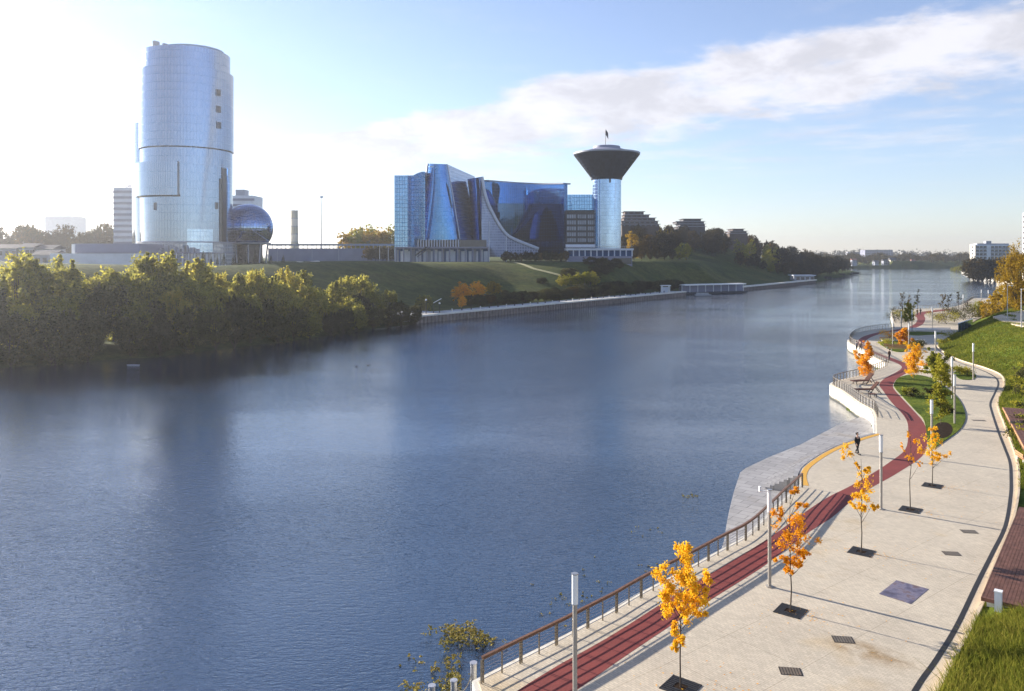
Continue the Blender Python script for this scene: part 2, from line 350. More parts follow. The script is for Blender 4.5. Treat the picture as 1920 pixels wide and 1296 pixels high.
# ------------------------------------------------------------------ shore lines (world metres)
QE = [(905, 1300), (897, 1277), (960.6, 1244.4), (1009.8, 1220), (1057, 1196), (1102, 1171.5), (1142, 1150.7), (1179, 1128), (1212, 1109), (1261, 1083), (1308.7, 1057.4), (1335, 1042.5), (1361.6, 1028), (1389, 1014), (1408.6, 1000), (1424.5, 985), (1449.8, 960), (1463.2, 946), (1476.6, 934), (1498.4, 913)]
QE = [G(*p) for p in QE]
YEL = [G(*p) for p in [(1503, 910), (1499, 893), (1505, 878), (1520, 865), (1545, 849), (1572, 836), (1600, 826), (1625, 818), (1644, 813)]]
B1 = [G(*p) for p in [(1643, 782), (1640, 775), (1636, 768), (1623, 761), (1609, 753), (1594, 742), (1578, 731), (1565, 724.5), (1560, 721), (1561, 718), (1568, 715), (1583, 711), (1598, 707.5), (1612, 704), (1632, 697.5), (1648, 692), (1661, 687)]]
B2 = [G(*p) for p in [(1664, 681), (1652, 676), (1639, 669.5), (1624, 659.5), (1608, 650), (1597, 645), (1592, 640.5), (1593, 635), (1604, 626.5), (1624, 620.5), (1647, 617), (1675, 614.5)]]
B3 = [G(*p) for p in [(1677, 606), (1674, 597), (1672, 588), (1674, 583), (1680, 580.5), (1710, 579.5), (1750, 578), (1790, 575), (1812, 567.5), (1825, 560), (1845, 558), (1885, 556)]]
B1s, B2s, B3s = catmull(B1, 4), catmull(B2, 4), catmull(B3, 4)
EDGE = QE + [G(1508, 908)] + YEL[2:] + B1s + B2s + B3s          # water side of the promenade
RB_ = [(1690, 1440), (1759, 1296), (1797.6, 1223.7), (1838, 1143), (1857, 1085), (1875, 1037), (1897, 984), (1908, 940), (1911, 900), (1908, 868), (1897, 832), (1884, 797), (1872, 765), (1872.6, 750.5), (1879, 736), (1884, 722.7), (1882, 710), (1871, 700), (1842.5, 689), (1807.8, 678.7), (1784.6, 669.4), (1765, 657), (1759, 647.5), (1769, 639), (1791.6, 625.5), (1812, 612), (1840, 596), (1870, 584), (1900, 575)]
RBW = catmull([G(*p) for p in RB_], 4)                          # land side of the promenade
LSH = [(-330, -160), (-240, -20), (-160, 60), (-110, 100), (-82, 127), (-62, 142), (-46, 168), (-25.4, 210), (76, 350), (79, 372), (104, 400), (111.5, 394), (194.6, 512), (240, 600), (295, 700), (350, 800), (405, 960), (430, 1080)]
RSH = [(620, 1090), (560, 1000), (478, 850), (366, 620), (325, 532), (296, 470), (215, 345)]
edge2 = [(p.x, p.y) for p in EDGE]
POLY = LSH + RSH + edge2[::-1] + [(-1, 5), (-1, -160)]
def seg_dist(P, poly, closed=False):
    d = np.full(len(P), 1e9); n = len(poly)
    for i in range(n if closed else n - 1):
        a = np.array(poly[i]); b = np.array(poly[(i + 1) % n]); ab = b - a
        t = np.clip(((P - a) @ ab) / max(1e-9, ab @ ab), 0, 1); d = np.minimum(d, np.linalg.norm(P - a - t[:, None] * ab, axis=1))
    return d
def inside(P, poly):
    r = np.zeros(len(P), bool); n = len(poly); x, y = P[:, 0], P[:, 1]
    for i in range(n):
        x0, y0 = poly[i]; x1, y1 = poly[(i + 1) % n]
        if y0 == y1: continue
        c = ((y0 > y) != (y1 > y)) & (x < (x1 - x0) * (y - y0) / (y1 - y0) + x0); r ^= c
    return r
def sm(x, a, b): t = np.clip((x - a) / (b - a), 0, 1); return t * t * (3 - 2 * t)
RIGHTLINE = RSH + edge2[::-1] + [(-1, -160)]
def height(X, Y):
    P = np.stack([np.asarray(X, float), np.asarray(Y, float)], 1); x, y = P[:, 0], P[:, 1]
    dl = seg_dist(P, LSH); dr = seg_dist(P, RIGHTLINE); ins = inside(P, POLY); d = np.minimum(dl, dr)
    plateau = 13.0 - 5.5 * sm(x, 60, 220)
    hl = 1.7 * sm(dl, .5, 7) + plateau * sm(dl, 18 - 9 * sm(x, -10, 40), 74 - 40 * sm(x, -10, 45) + 20 * sm(x, 90, 140))
    hl += 24 * np.exp(-(((x - 120) / 85) ** 2 + ((y - 640) / 110) ** 2)) * sm(dl, 20, 90)
    hl += 1.2 * np.sin(x * .045 + 1) * np.sin(y * .038) * sm(dl, 20, 60) * (1 - sm(y, 300, 360))
    hl = np.where(y > 750, hl * (1 - .6 * sm(y, 750, 1100)), hl)
    hr = np.where(y < 300, .7 + 6.5 * sm(dr, 45, 110), 1.3 + 8.0 * sm(dr, 6, 60))
    bl = sm(y, 260, 330); hr = (.7 + 6.5 * sm(dr, 45, 110)) * (1 - bl) + (1.3 + 8.0 * sm(dr, 6, 60)) * bl
    h = np.where(dl < dr, hl, hr)
    far = sm(y, 1100, 2200); h = h * (1 - far) + 9 * far
    return np.where(ins, -2.2 * sm(d, 0, 4) - .15, h)
def hz1(x, y): return float(height([x], [y])[0])
# ------------------------------------------------------------------ ground and water
xs = np.unique(np.concatenate([np.linspace(-2500, -300, 24), np.linspace(-300, -160, 36), np.linspace(-160, 260, 190), np.linspace(260, 700, 90), np.linspace(700, 2500, 24)]))
ys = np.unique(np.concatenate([np.linspace(-300, 60, 26), np.linspace(60, 460, 190), np.linspace(460, 1200, 130), np.linspace(1200, 4000, 36)]))
XX, YY = np.meshgrid(xs, ys); zz = height(XX.ravel(), YY.ravel())
V = np.stack([XX.ravel(), YY.ravel(), zz], 1); nx = len(xs)
F = [(j * nx + i, j * nx + i + 1, (j + 1) * nx + i + 1, (j + 1) * nx + i) for j in range(len(ys) - 1) for i in range(nx - 1)]
tag(mk('ground', V, F, M['ground'], smooth=True), 'grassy ground and river banks', kind='structure')
tag(mk('river_water', [(-2400, -280, 0), (2400, -280, 0), (2400, 1250, 0), (-2400, 1250, 0)], [(0, 1, 2, 3)], M['water']), 'rippled blue river', kind='structure')
# ------------------------------------------------------------------ promenade (near right bank)
right_side = [(p.x, p.y) for p in RBW]
prom = edge2 + right_side[::-1] + [(14, 12), (-1.2, 12)]
def flat(name, poly, z0, z1, mat, parent=None, label=None, kind='structure'):
    o = MB().prism(poly, z0, z1).build(name, mat, parent)
    if kind: o['kind'] = kind
    if label: o['label'] = label
    return o
flat('promenade_paving', prom, .9, PZ, M['paving'], label='beige brick paved riverside promenade')
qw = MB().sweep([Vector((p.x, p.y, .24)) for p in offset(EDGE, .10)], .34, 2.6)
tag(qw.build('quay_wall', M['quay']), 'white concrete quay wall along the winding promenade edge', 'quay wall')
# red running lane
RL = [(955, 1305), (969.7, 1296), (1039, 1251.7), (1141, 1195), (1246.8, 1127.8), (1316, 1085.8), (1435, 1013.5), (1505.5, 963), (1551, 933), (1593.4, 912), (1639, 885.8), (1669, 866), (1696.7, 844), (1702.5, 820), (1701.3, 792), (1689.7, 773.6), (1671.2, 754), (1656, 733), (1648.5, 721), (1659.6, 709), (1678, 699.5), (1691, 690), (1686, 683.5), (1668, 675.5), (1645, 666), (1624, 656.5), (1610, 648), (1608, 641), (1617, 632), (1641, 624.5), (1669, 619.8), (1700, 614), (1716, 607), (1720, 598), (1716, 590), (1730, 584.5), (1780, 579)]
RR = [(1065, 1305), (1086, 1292), (1152, 1244.4), (1257.7, 1173.3), (1330.6, 1126), (1385, 1092), (1436, 1059), (1516, 998.4), (1558, 972), (1593.4, 942), (1632, 915.7), (1685, 885.8), (1733, 851), (1738, 813), (1731.4, 792), (1715, 772.5), (1692, 748), (1676, 729.6), (1674.7, 720.4), (1683, 709.5), (1701, 699), (1708, 690), (1697, 681), (1678, 673.5), (1655, 664), (1636, 655.5), (1622, 647.5), (1622, 641), (1632, 633), (1655, 625), (1679, 621.5), (1712, 616), (1730, 608), (1735, 598), (1733, 591), (1742, 587), (1785, 581.5)]
Lw = resample(catmull([G(*p) for p in RL], 5), n=170); Rw = resample(catmull([G(*p) for p in RR], 5), n=170)
# pair the two edges by nearest so the lane keeps its width
strip('running_lane', Lw, Rw, M['red'], z=PZ + .004)['label'] = 'dark red rubber running lane winding along the promenade'
# drain slot and kerb
DR = [(1640, 1440), (1716.6, 1294), (1755.3, 1237.7), (1794, 1174.4), (1832.8, 1093.4), (1861, 1037), (1885.6, 985), (1895, 930), (1896, 900), (1894, 868), (1884, 840), (1872.6, 810.6), (1859, 769), (1857.5, 755), (1865.6, 736.6), (1872, 720.4), (1866, 707.6), (1842.5, 695), (1807.8, 683.3), (1784.6, 674), (1761.5, 658), (1754, 648.5)]
DRW = catmull([G(*p) for p in DR], 5)
strip('drain_channel', offset(DRW, .11), offset(DRW, -.11), M['steel_dark'], z=PZ + .004)['label'] = 'dark drainage slot curving along the promenade'
# pale kerb band between the slot and the lawn
nK = 160; k1 = resample(offset(DRW, -.16), n=nK); yb = [p.y for p in RBW]; 
def xb(Y): return float(np.interp(Y, [p.y for p in RBW], [p.x for p in RBW]))
k2 = resample([p for p in RBW if p.y <= DRW[-1].y + 2], n=nK)
strip('kerb_band', k1, k2, M['kerb'], z=PZ + .004)['label'] = 'pale stone kerb band beside the lawn'
kb = tag(MB().sweep([Vector((p.x, p.y, PZ + .03)) for p in RBW], .14, .22).build('kerb_edge', M['kerb']), kind='structure')
# lower granite platform with steps
low = [(1358, 1012), (1362, 985), (1367, 958), (1376, 922), (1388, 886), (1398, 878), (1440, 858), (1500, 834), (1540, 813), (1572, 797), (1600, 786), (1622, 780)]
low = [G(x, y, .35) for x, y in low]
inner = [Vector((p.x, p.y, 0)) for p in QE[11:]] + [Vector((p.x, p.y, 0)) for p in YEL] + [Vector((B1[0].x, B1[0].y, 0))]
flat('lower_platform', [(p.x, p.y) for p in low] + [(p.x, p.y) for p in inner[::-1]], -1, .35, M['granite'], label='grey granite platform at water level below the steps')
st = thing('granite_steps', YEL[2], 'pale granite steps curving down to the grey water platform', 'steps')
ye = offset(YEL, .45)
for k in range(7):
    zt_ = PZ - .02 - .18 * k; z = (zt_ + .2) / 2
    path = [Vector((p.x, p.y, z)) for p in offset(catmull(YEL[1:], 4), .30 + .33 * k)]
    MB().sweep(path, .326, zt_ - .2).build('step', M['granite'], st)
tag(MB().sweep([Vector((p.x, p.y, PZ + .004)) for p in offset(catmull(YEL, 4), -.28)], .42, .016).build('tactile_strip', M['tactile']), 'yellow tactile paving strip curving along the top step', kind='structure')
# ------------------------------------------------------------------ lawn on the land side
ysl = np.concatenate([np.linspace(22, 60, 60), np.linspace(61, 200, 130), np.linspace(202, 262, 22)])
es = np.concatenate([np.linspace(0, 14, 29), np.linspace(15, 70, 12)]); V = []; 
def hill(Y, e):
    top = 1.0 + 3.7 * float(sm(np.array(Y), 55, 100)) - 1.2 * float(sm(np.array(Y), 165, 230))
    w = 9 + 3 * float(sm(np.array(Y), 60, 100))
    z = PZ + .02 + top * float(sm(np.array(e), -1.5, w)) - top * float(sm(np.array(0.), -1.5, w)) + .018 * max(0, e - w)
    return z + (.10 * math.sin(Y * .7 + e) + .08 * math.sin(Y * .31 + e * 1.3)) * min(1, e / 2)
for Y in ysl:
    for e in es: V.append((xb(Y) + .06 + e, Y, hill(Y, e)))
ne = len(es); F = [(j * ne + i, j * ne + i + 1, (j + 1) * ne + i + 1, (j + 1) * ne + i) for j in range(len(ysl) - 1) for i in range(ne - 1)]
tag(mk('grass_hill', V, F, M['grass'], smooth=True), 'bright green grass slope right of the promenade', kind='structure')
def hz2(x, y): return hill(y, max(0, x - xb(y)))
def blades(name, pts, hmin, hmax, w, mat, label, cat=None, lean=.5):
    n = len(pts); p = np.asarray(pts, float); a = rng.uniform(0, 6.28, n); l = rng.uniform(hmin, hmax, n); le = rng.normal(0, lean, (n, 2)) * l[:, None]
    dx = np.stack([np.cos(a) * w, np.sin(a) * w, np.zeros(n)], 1); up = np.concatenate([le, l[:, None]], 1)
    V = np.stack([p - dx, p + dx, p + up], 1).reshape(-1, 3)
    me = bpy.data.meshes.new(name); me.vertices.add(3 * n); me.vertices.foreach_set('co', V.ravel()); me.loops.add(3 * n); me.loops.foreach_set('vertex_index', np.arange(3 * n, dtype=np.int32))
    me.polygons.add(n); me.polygons.foreach_set('loop_start', np.arange(0, 3 * n, 3, dtype=np.int32)); me.update(); me.validate()
    o = link(name, me, None, mat); return tag(o, label, cat, kind='stuff')
def hillv(Y, e):
    top = 1.0 + 3.7 * sm(Y, 55, 100) - 1.2 * sm(Y, 165, 230); w = 9 + 3 * sm(Y, 60, 100)
    def s2(v, b): t = np.clip((v + 1.5) / (b + 1.5), 0, 1); return t * t * (3 - 2 * t)
    z = PZ + .02 + top * (s2(e, w) - s2(0 * e, w)) + .018 * np.maximum(0, e - w)
    return z + (.10 * np.sin(Y * .7 + e) + .08 * np.sin(Y * .31 + e * 1.3)) * np.minimum(1, e / 2)
RBY, RBX = np.array([p.y for p in RBW]), np.array([p.x for p in RBW])
Yg = rng.uniform(25, 37.5, 52000); eg = rng.uniform(.05, 11, 52000); kp_ = ~((Yg > 36) & (eg < 5)); Yg, eg = Yg[kp_], eg[kp_]
blades('tall_grass', np.stack([np.interp(Yg, RBY, RBX) + eg, Yg, hillv(Yg, eg)], 1), .15, .62, .02, M['blade'], 'long yellowish green grass in the near right corner', 'grass')
Yg = rng.uniform(56, 175, 90000); eg = rng.random(90000) ** 1.3 * 14 + .05
blades('hill_grass', np.stack([np.interp(Yg, RBY, RBX) + eg, Yg, hillv(Yg, eg) - .02], 1), .08, .34, .05, M['blade'], 'short grass covering the green slope right of the winding path', 'grass', .4)
flat('upper_path', [(p.x, p.y) for p in [G(1862, 597, 6), G(1880, 606, 6), G(1900, 612, 6), G(1990, 630, 6), G(2010, 584, 6), G(1925, 584, 6), G(1890, 590, 6)]], 4.9, 6.35, M['kerb'], label='pale upper footpath on the crest of the grass slope')
# ------------------------------------------------------------------ planted beds
def bed(name, px, label, mat='grass', z=.06):
    P = catmull([G(*p) for p in px + px[:1]], 4)[:-1]
    return flat(name, [(p.x, p.y) for p in P], PZ - .05, PZ + z, M[mat], label=label), P
bd, bedA = bed('garden_bed', [(1740, 836), (1733, 790), (1716, 770), (1693, 745), (1678, 728), (1677, 719), (1687, 708), (1712, 703), (1745, 709), (1775, 728), (1797, 748), (1809, 772), (1809, 790), (1797, 808), (1770, 828), (1748, 842)], 'lens shaped lawn bed between red lane and grey path')
bedB = bed('garden_bed', [(1788, 700), (1800, 693), (1818, 697), (1830, 705), (1822, 712), (1800, 711)], 'small shrub bed beside the lamp on the curved path')[1]
bedC = bed('garden_bed', [(1646, 642), (1668, 639), (1700, 641), (1733, 640), (1722, 646), (1708, 652), (1700, 659), (1680, 660), (1660, 652)], 'dark pointed bed with benches in the middle of the plaza')[1]
bedD = bed('garden_bed', [(1690, 624), (1720, 622), (1775, 625), (1745, 628), (1710, 629)], 'thin lawn strip beside the far plaza')[1]
bedE = bed('garden_bed', [(1716, 683), (1735, 686), (1760, 690), (1752, 700), (1725, 697)], 'narrow bed behind the white bench')[1]
flat('tree_pit', [(p.x, p.y) for p in catmull([G(*q) for q in [(1750, 803), (1758, 795), (1768, 793), (1779, 795), (1786, 804), (1783, 815), (1768, 823), (1754, 816), (1750, 803)]], 4)[:-1]], PZ - .04, PZ + .066, M['soil'], label='dark round soil patch in the lawn bed')
# ------------------------------------------------------------------ railings
pl_me = MB().box((-.05, 0, .45), (.024, .09, .9)).box((.05, 0, .45), (.024, .09, .9)).box((0, 0, .86), (.1, .05, .06)); 
def proto_mesh(mb, name, mat):
    me = bpy.data.meshes.new(name); me.from_pydata(mb.V, [], mb.F); me.materials.append(mat); return me
ME_main = proto_mesh(pl_me, 'railing_post', M['bronze'])
ME_thin = proto_mesh(MB().box((0, 0, .43), (.035, .06, .86)), 'railing_post', M['bronze'])
ME_thin2 = proto_mesh(MB().box((0, 0, .45), (.05, .09, .9)), 'railing_post', M['bronze'])
def railing(path, spacing, label, cables=5, hand=(.12, .10), alt=True, hm='handrail', H=.98, cr=.018):
    path = [Vector((p[0], p[1], PZ)) for p in path]; t = thing('railing', path[0], label, 'railing', 'railings along the water edge')
    P = resample(path, spacing)
    for i, p in enumerate(P):
        d = P[min(i + 1, len(P) - 1)] - P[max(i - 1, 0)]; rz = math.atan2(d.y, d.x)
        link('post', (ME_main if i % 2 == 0 else ME_thin) if alt else ME_thin2, t, None, p, rz)
    fine = resample(path, .7)
    MB().sweep([p + Vector((0, 0, H)) for p in fine], *hand).build('handrail', M[hm], t)
    for k in range(cables):
        MB().tube([p + Vector((0, 0, .14 + k * (H - .22) / max(1, cables - 1) * .96)) for p in fine], cr, 4).build('cable', M['steel'], t)
    return t
def ins(path, d): return offset(path, d)
railing(ins([p for p in QE[1:]], -.22), 1.05, 'long brown handrail fence with steel cables beside the red lane in the foreground', 6)
railing(ins(B1s, -.15), .95, 'curved railing around the bulging white terrace with loungers', 4, (.10, .06), False, 'bronze')
railing(ins(B2s, -.15), 1.1, 'curved railing around the second white terrace beyond the orange tree', 4, (.10, .06), False, 'bronze')
railing(ins(B3s, -.15), 1.6, 'far railing around the third terrace with bare saplings', 4, (.10, .06), False, 'bronze')
# ------------------------------------------------------------------ lamp posts
LH = 4.83
pole_me = proto_mesh(MB().cyl(0, 0, 0, .04, .2, n=16).cyl(0, 0, .04, 3.72, .085, .085, 14), 'pole', M['pole'])
tube_me = proto_mesh(MB().cyl(0, 0, 3.72, 4.79, .115, n=16), 'lamp_tube', M['lamp_white'])
cap_me = proto_mesh(MB().cyl(0, 0, 4.79, 4.83, .125, n=16).cyl(0, 0, 3.69, 3.72, .12, n=16), 'cap', M['steel'])
lamps = [(1078, 1322, 'nearest slim lamp post, beside the red lane at the bottom of the frame'), (1443, 1100, 'slim lamp post with white camera bracket beside the orange maple'),
 (1652, 955, 'slim lamp post on red lane edge near the walking person'), (1747, 862, 'slim lamp post behind the sparse yellow maple'), (1790, 795, 'slim lamp post on the lawn bed edge by the grey path'),
 (1785, 748, 'slim lamp post just behind the lawn bed, left of the shrub bed'), (1825, 712, 'slim lamp post at small shrub bed in front of grass slope'), (1754, 680, 'slim lamp post at left foot of the grass slope'),
 (1704, 659, 'slim lamp post above the yellow columnar tree'), (1674, 652, 'slim lamp post at left tip of the dark pointed bed'), (1690, 628, 'slim lamp post left of the pair behind the plaza'),
 (1710, 623, 'slim lamp post right of the pair behind the plaza'), (1748, 616, 'slim lamp post beside the far shaded lane'), (1806, 583, 'far lamp post near the third terrace railing'), (1840, 570, 'far lamp post, left one near the far water stairs'), (1853, 571, 'far lamp post, right one near the far water stairs')]
for i, (x, y, lab) in enumerate(lamps):
    p = G(x, y); t = thing('street_lamp', p, lab, 'lamp post', 'slim white topped lamp posts')
    for n, me in (('pole', pole_me), ('lamp_tube', tube_me), ('cap', cap_me)): link(n, me, t)
    if i == 1:
        MB().box((p.x - .25, p.y, PZ + 4.75), (.45, .05, .05)).box((p.x - .48, p.y, PZ + 4.86), (.1, .12, .26)).build('camera_bracket', M['white'], t)
for x, y, z, lab in ((1889, 600, 6.35, 'tall thin lamp post at left end of the upper path'), (1915, 614, 6.35, 'tall thin lamp post at the right edge on upper path')):
    p = G(x, y, z); t = thing('street_lamp', p, lab, 'lamp post', 'slim white topped lamp posts')
    MB().cyl(p.x, p.y, z, z + 6.2, .08, .05, 10).build('pole', M['steel'], t); MB().box((p.x + .45, p.y, z + 6.2), (1.0, .14, .08)).build('lamp_head', M['lamp_white'], t)
# ------------------------------------------------------------------ trees: builders
def leaf_mesh(name, C, Rr, per, size, mat, flat_=.0, squash=1.0):
    """many small rhombic leaves round clump centres C with radii Rr"""
    n = len(C) * per; c = np.repeat(np.asarray(C, float), per, 0); r = np.repeat(np.asarray(Rr, float), per)
    d = rng.normal(size=(n, 3)); d /= np.linalg.norm(d, axis=1)[:, None]; d[:, 2] *= squash
    p = c + d * (r * np.minimum(1.7, np.abs(rng.normal(.62, .38, n))))[:, None]
    a = rng.normal(size=(n, 3)); a[:, 2] *= (1 - flat_); a /= np.linalg.norm(a, axis=1)[:, None]
    b = np.cross(a, rng.normal(size=(n, 3))); b /= np.linalg.norm(b, axis=1)[:, None]
    s = size * rng.uniform(.6, 1.35, n)[:, None]; a *= s; b *= s * .55
    V = np.stack([p - a, p + b, p + a, p - b], 1).reshape(-1, 3)
    me = bpy.data.meshes.new(name); me.vertices.add(4 * n); me.vertices.foreach_set('co', V.ravel()); me.loops.add(4 * n); me.loops.foreach_set('vertex_index', np.arange(4 * n, dtype=np.int32))
    me.polygons.add(n); me.polygons.foreach_set('loop_start', np.arange(0, 4 * n, 4, dtype=np.int32)); me.update(); me.materials.append(mat); return me
def crown_clumps(n, rx, rz, zc, lobes=9):
    """clump centres through an uneven crown: an ellipsoid swollen by lobes"""
    lc = []
    for k in range(lobes):
        v = Vector((random.gauss(0, 1), random.gauss(0, 1), random.gauss(.1, .8))).normalized(); lc.append((v, random.uniform(.25, .6)))
    C = []; Rr = []
    for _ in range(n):
        v = Vector((random.gauss(0, 1), random.gauss(0, 1), random.gauss(0, 1))).normalized()
        q = .58 + max(max(0, v.dot(l)) ** 5 * a for l, a in lc); k = q * random.uniform(.3, 1.0) ** .5
        C.append((v.x * rx * k, v.y * rx * k, zc + v.z * rz * k)); Rr.append(random.uniform(.09, .19) * rx)
    return C, Rr, [(l.x * rx * .6, l.y * rx * .6, zc + l.z * rz * .6) for l, a in lc]
def tree_proto(H, rx, clumps, per, leaf, mat, bark, stems=1, low=.25, lobes=9, squash=1.0, shoots=0):
    zc = H * (low + (1 - low) * .5); rz = H * (1 - low) * .56
    C, Rr, lc = crown_clumps(clumps, rx, rz, zc, lobes)
    zmax = max(c[2] + r * .6 for c, r in zip(C, Rr)); k = H / zmax; C = [(c[0], c[1], max(.3, c[2] * k)) for c in C]
    for _ in range(shoots):
        a = random.uniform(0, 6.28); q = rx * random.uniform(0, .75); zt_ = H * random.uniform(.82, 1.06) * (1 - .28 * (q / rx) ** 2)
        for m_ in range(5): C.append((math.cos(a) * q, math.sin(a) * q, zt_ - m_ * H * .045)); Rr.append(rx * (.03 + .016 * m_))
    crown = leaf_mesh('crown', C, Rr, per, leaf, mat, squash=squash)
    mb = MB()
    for s in range(stems):
        a = random.uniform(0, 6.28); o = .25 * s
        base = Vector((math.cos(a) * o, math.sin(a) * o, -.4)); topp = Vector((math.cos(a) * (o * 3), math.sin(a) * (o * 3), H * .72))
        mid = base.lerp(topp, .5) + Vector((random.uniform(-.3, .3), random.uniform(-.3, .3), 0)); r0 = H * .014
        mb.tube([base, mid, topp], [r0, r0 * .7, r0 * .25], 6)
    for l in lc:
        z0 = H * random.uniform(low * .7, low + .15); mb.tube([(0, 0, z0), (l[0] * .5, l[1] * .5, z0 * .5 + l[2] * k * .5), (l[0], l[1], l[2] * k)], [H * .008, H * .006, H * .003], 5)
    me = bpy.data.meshes.new('trunk'); me.from_pydata([tuple(v) for v in mb.V], [], mb.F); me.materials.append(bark)
    return me, crown, H
def place_tree(proto, name, loc, H, label, group=None, wide=1.0, mat=None, cat='tree'):
    tr, cr, h0 = proto; t = thing(name, loc, label, cat, group)
    for n, me in (('trunk', tr), ('crown', cr)):
        o = link(n, me, t)
    k = H / h0; t.scale = (k * wide, k * wide, k); t.rotation_euler.z = random.uniform(0, 6.28)
    return t
def small_tree(name, base, H, clumps, per, leaf, mat, label, cat='tree', group=None, bark='bark', tr=.035, depth=.45, limbs=True):
    """young street tree; clumps = (sideways, height, radius)"""
    base = Vector(base); t = thing(name, base, label, cat, group); C = []; Rr = []
    for dx, z, r in clumps:
        dy = random.uniform(-1, 1) * min(depth, abs(dx) + .2)
        for _ in range(5): C.append((dx + random.gauss(0, r * .85), dy + random.gauss(0, r * .85), z + random.gauss(0, r * .85))); Rr.append(r * random.uniform(.5, .95))
    link('crown', leaf_mesh('crown', C, Rr, per, leaf, M[mat]), t)
    mb = MB(); w = [random.uniform(-.05, .05) for _ in range(6)]
    tp = [Vector((w[i] * (i > 0), w[5 - i] * (i > 0), H * .92 * i / 5 - (.05 if i == 0 else 0))) for i in range(6)]
    mb.tube(tp, [tr * (1 - .15 * i) for i in range(6)], 7)
    if limbs:
        for dx, z, r in clumps[::1]:
            z0 = max(.28 * H, z - abs(dx) * 1.1 - .35); mb.tube([(0, 0, z0), (dx * .5, 0, (z0 + z) / 2 - .03), (dx, 0, z)], [tr * .4, tr * .3, tr * .12], 4)
    me = bpy.data.meshes.new('trunk'); me.from_pydata([tuple(v) for v in mb.V], [], mb.F); me.materials.append(M[bark]); link('trunk', me, t)
    return t
T1 = [(.21, 5.3, .2), (.2, 5.05, .22), (.19, 4.8, .22), (.14, 4.5, .24), (-.72, 4.23, .24), (-.1, 4.05, .25), (.25, 4.05, .22), (1.0, 4.0, .18), (-.58, 3.67, .22), (0, 3.63, .33), (.63, 3.72, .2), (.44, 3.4, .3), (.86, 3.4, .22), (-.44, 3.3, .22), (.07, 3.2, .3), (.35, 2.98, .25), (-.25, 2.84, .22), (-.35, 2.46, .12), (-.16, 2.05, .13), (-.2, 1.53, .1)]
T2 = [(.2, 5.5, .12), (.26, 5.04, .12), (-.43, 4.6, .17), (-.2, 4.1, .3), (.26, 4.2, .3), (.35, 3.65, .28), (-.17, 3.57, .32), (0, 3.04, .25), (-.43, 2.6, .15), (.35, 2.5, .22), (-.1, 2.2, .18), (-.3, 2.1, .12), (.43, 2.0, .15), (.8, 2.4, .12)]
T3 = [(-.5, 5.3, .25), (-.35, 4.9, .1), (.28, 4.6, .12), (.07, 4.05, .35), (-.24, 3.7, .2), (0, 3.2, .25), (-.45, 2.74, .2), (.38, 2.84, .3), (.2, 2.4, .2), (.6, 2.6, .15)]
T4 = [(-.1, 4.8, .14), (.2, 4.5, .12), (-.6, 4.1, .12), (.35, 3.9, .16), (-.3, 3.5, .12), (.1, 3.3, .14), (.6, 3.0, .1)]
T5 = [(.1, 4.0, .2), (-.7, 3.0, .35), (.2, 3.2, .3), (-.25, 2.4, .3), (.25, 2.15, .25), (.95, 2.06, .2), (.5, 1.9, .15), (.05, 3.6, .15)]
COLM = [(random.uniform(-.7, .7) * (1.1 - z / 5.2), z, .45 * (1.2 - z / 6.2)) for z in np.linspace(1.0, 4.9, 26)]
COLY = [(random.uniform(-.75, .75), z, .42) for z in np.linspace(1.2, 4.4, 26)]
COLG = [(random.uniform(-.6, .6) * (1.1 - z / 7), z, .38) for z in np.linspace(1.2, 6.0, 18)]
def grate(p, label):
    t = thing('tree_grate', p, label, 'tree grate', 'square tree grates'); z = PZ + .012; h = .58; mb = MB(); rz = R(52)
    ca, sa = math.cos(rz), math.sin(rz)
    for i in range(9):
        u = -h + (i + .5) * 2 * h / 9
        for s0, s1 in ([(-h, h)] if abs(u) > .2 else [(-h, -.24), (.24, h)]):
            c = ((s0 + s1) / 2); mb.box((p.x + u * ca - c * sa, p.y + u * sa + c * ca, z), (2 * h / 9 * .72, s1 - s0, .024), rz)
    for q in (-h, h): mb.box((p.x - q * sa, p.y + q * ca, z + .003), (2 * h + .05, .05, .024), rz); mb.box((p.x + q * ca, p.y + q * sa, z + .003), (.05, 2 * h + .05, .024), rz)
    mb.build('bars', M['steel_dark'], t); MB().box((p.x, p.y, PZ + .0045), (2 * h, 2 * h, .004), rz).build('pit', M['soil'], t)
near = [((1276, 1288), 5.45, T1, 95, .052, 'leaf_yellow', 'bright yellow young maple at the bottom, nearest to camera', 'maple'), ((1482, 1146), 5.7, T2, 72, .051, 'leaf_orange', 'deep orange young maple behind the second lamp post', 'maple'),
        ((1615, 1035), 5.6, T3, 64, .055, 'leaf_yellow', 'tall patchy golden maple in front of walking person', 'maple'), ((1707, 956), 5.2, T4, 9, .07, 'leaf_orange', 'nearly bare young maple with few orange leaves', 'maple'), ((1748, 911), 4.4, T5, 50, .058, 'leaf_yellow', 'spreading sparse yellow maple beside the lawn bed', 'maple')]
GL = ['dark square grate under the nearest yellow maple', 'dark square grate under the deep orange maple', 'dark square grate under the tall patchy golden maple', 'dark square grate under the nearly bare maple', 'dark square grate under the spreading yellow maple']
for (px, H, cl, per, lf, mt, lab, nm), gl in zip(near, GL):
    p = G(*px); small_tree('young_maple', p, H, cl, per, lf, mt, lab, 'tree', 'young maples in grates on the promenade'); grate(p, gl)
small_tree('young_maple', G(1628, 714), 5.3, COLM, 42, .085, 'leaf_orange', 'columnar orange maple behind loungers on white terrace', depth=.3)
small_tree('young_maple', G(1612, 704), 3.4, [(-.3, 2.9, .3), (.2, 2.6, .3), (-.4, 2.2, .25), (.1, 1.9, .2)], 60, .11, 'leaf_orange', 'sparse dark orange sapling left of the columnar orange maple')
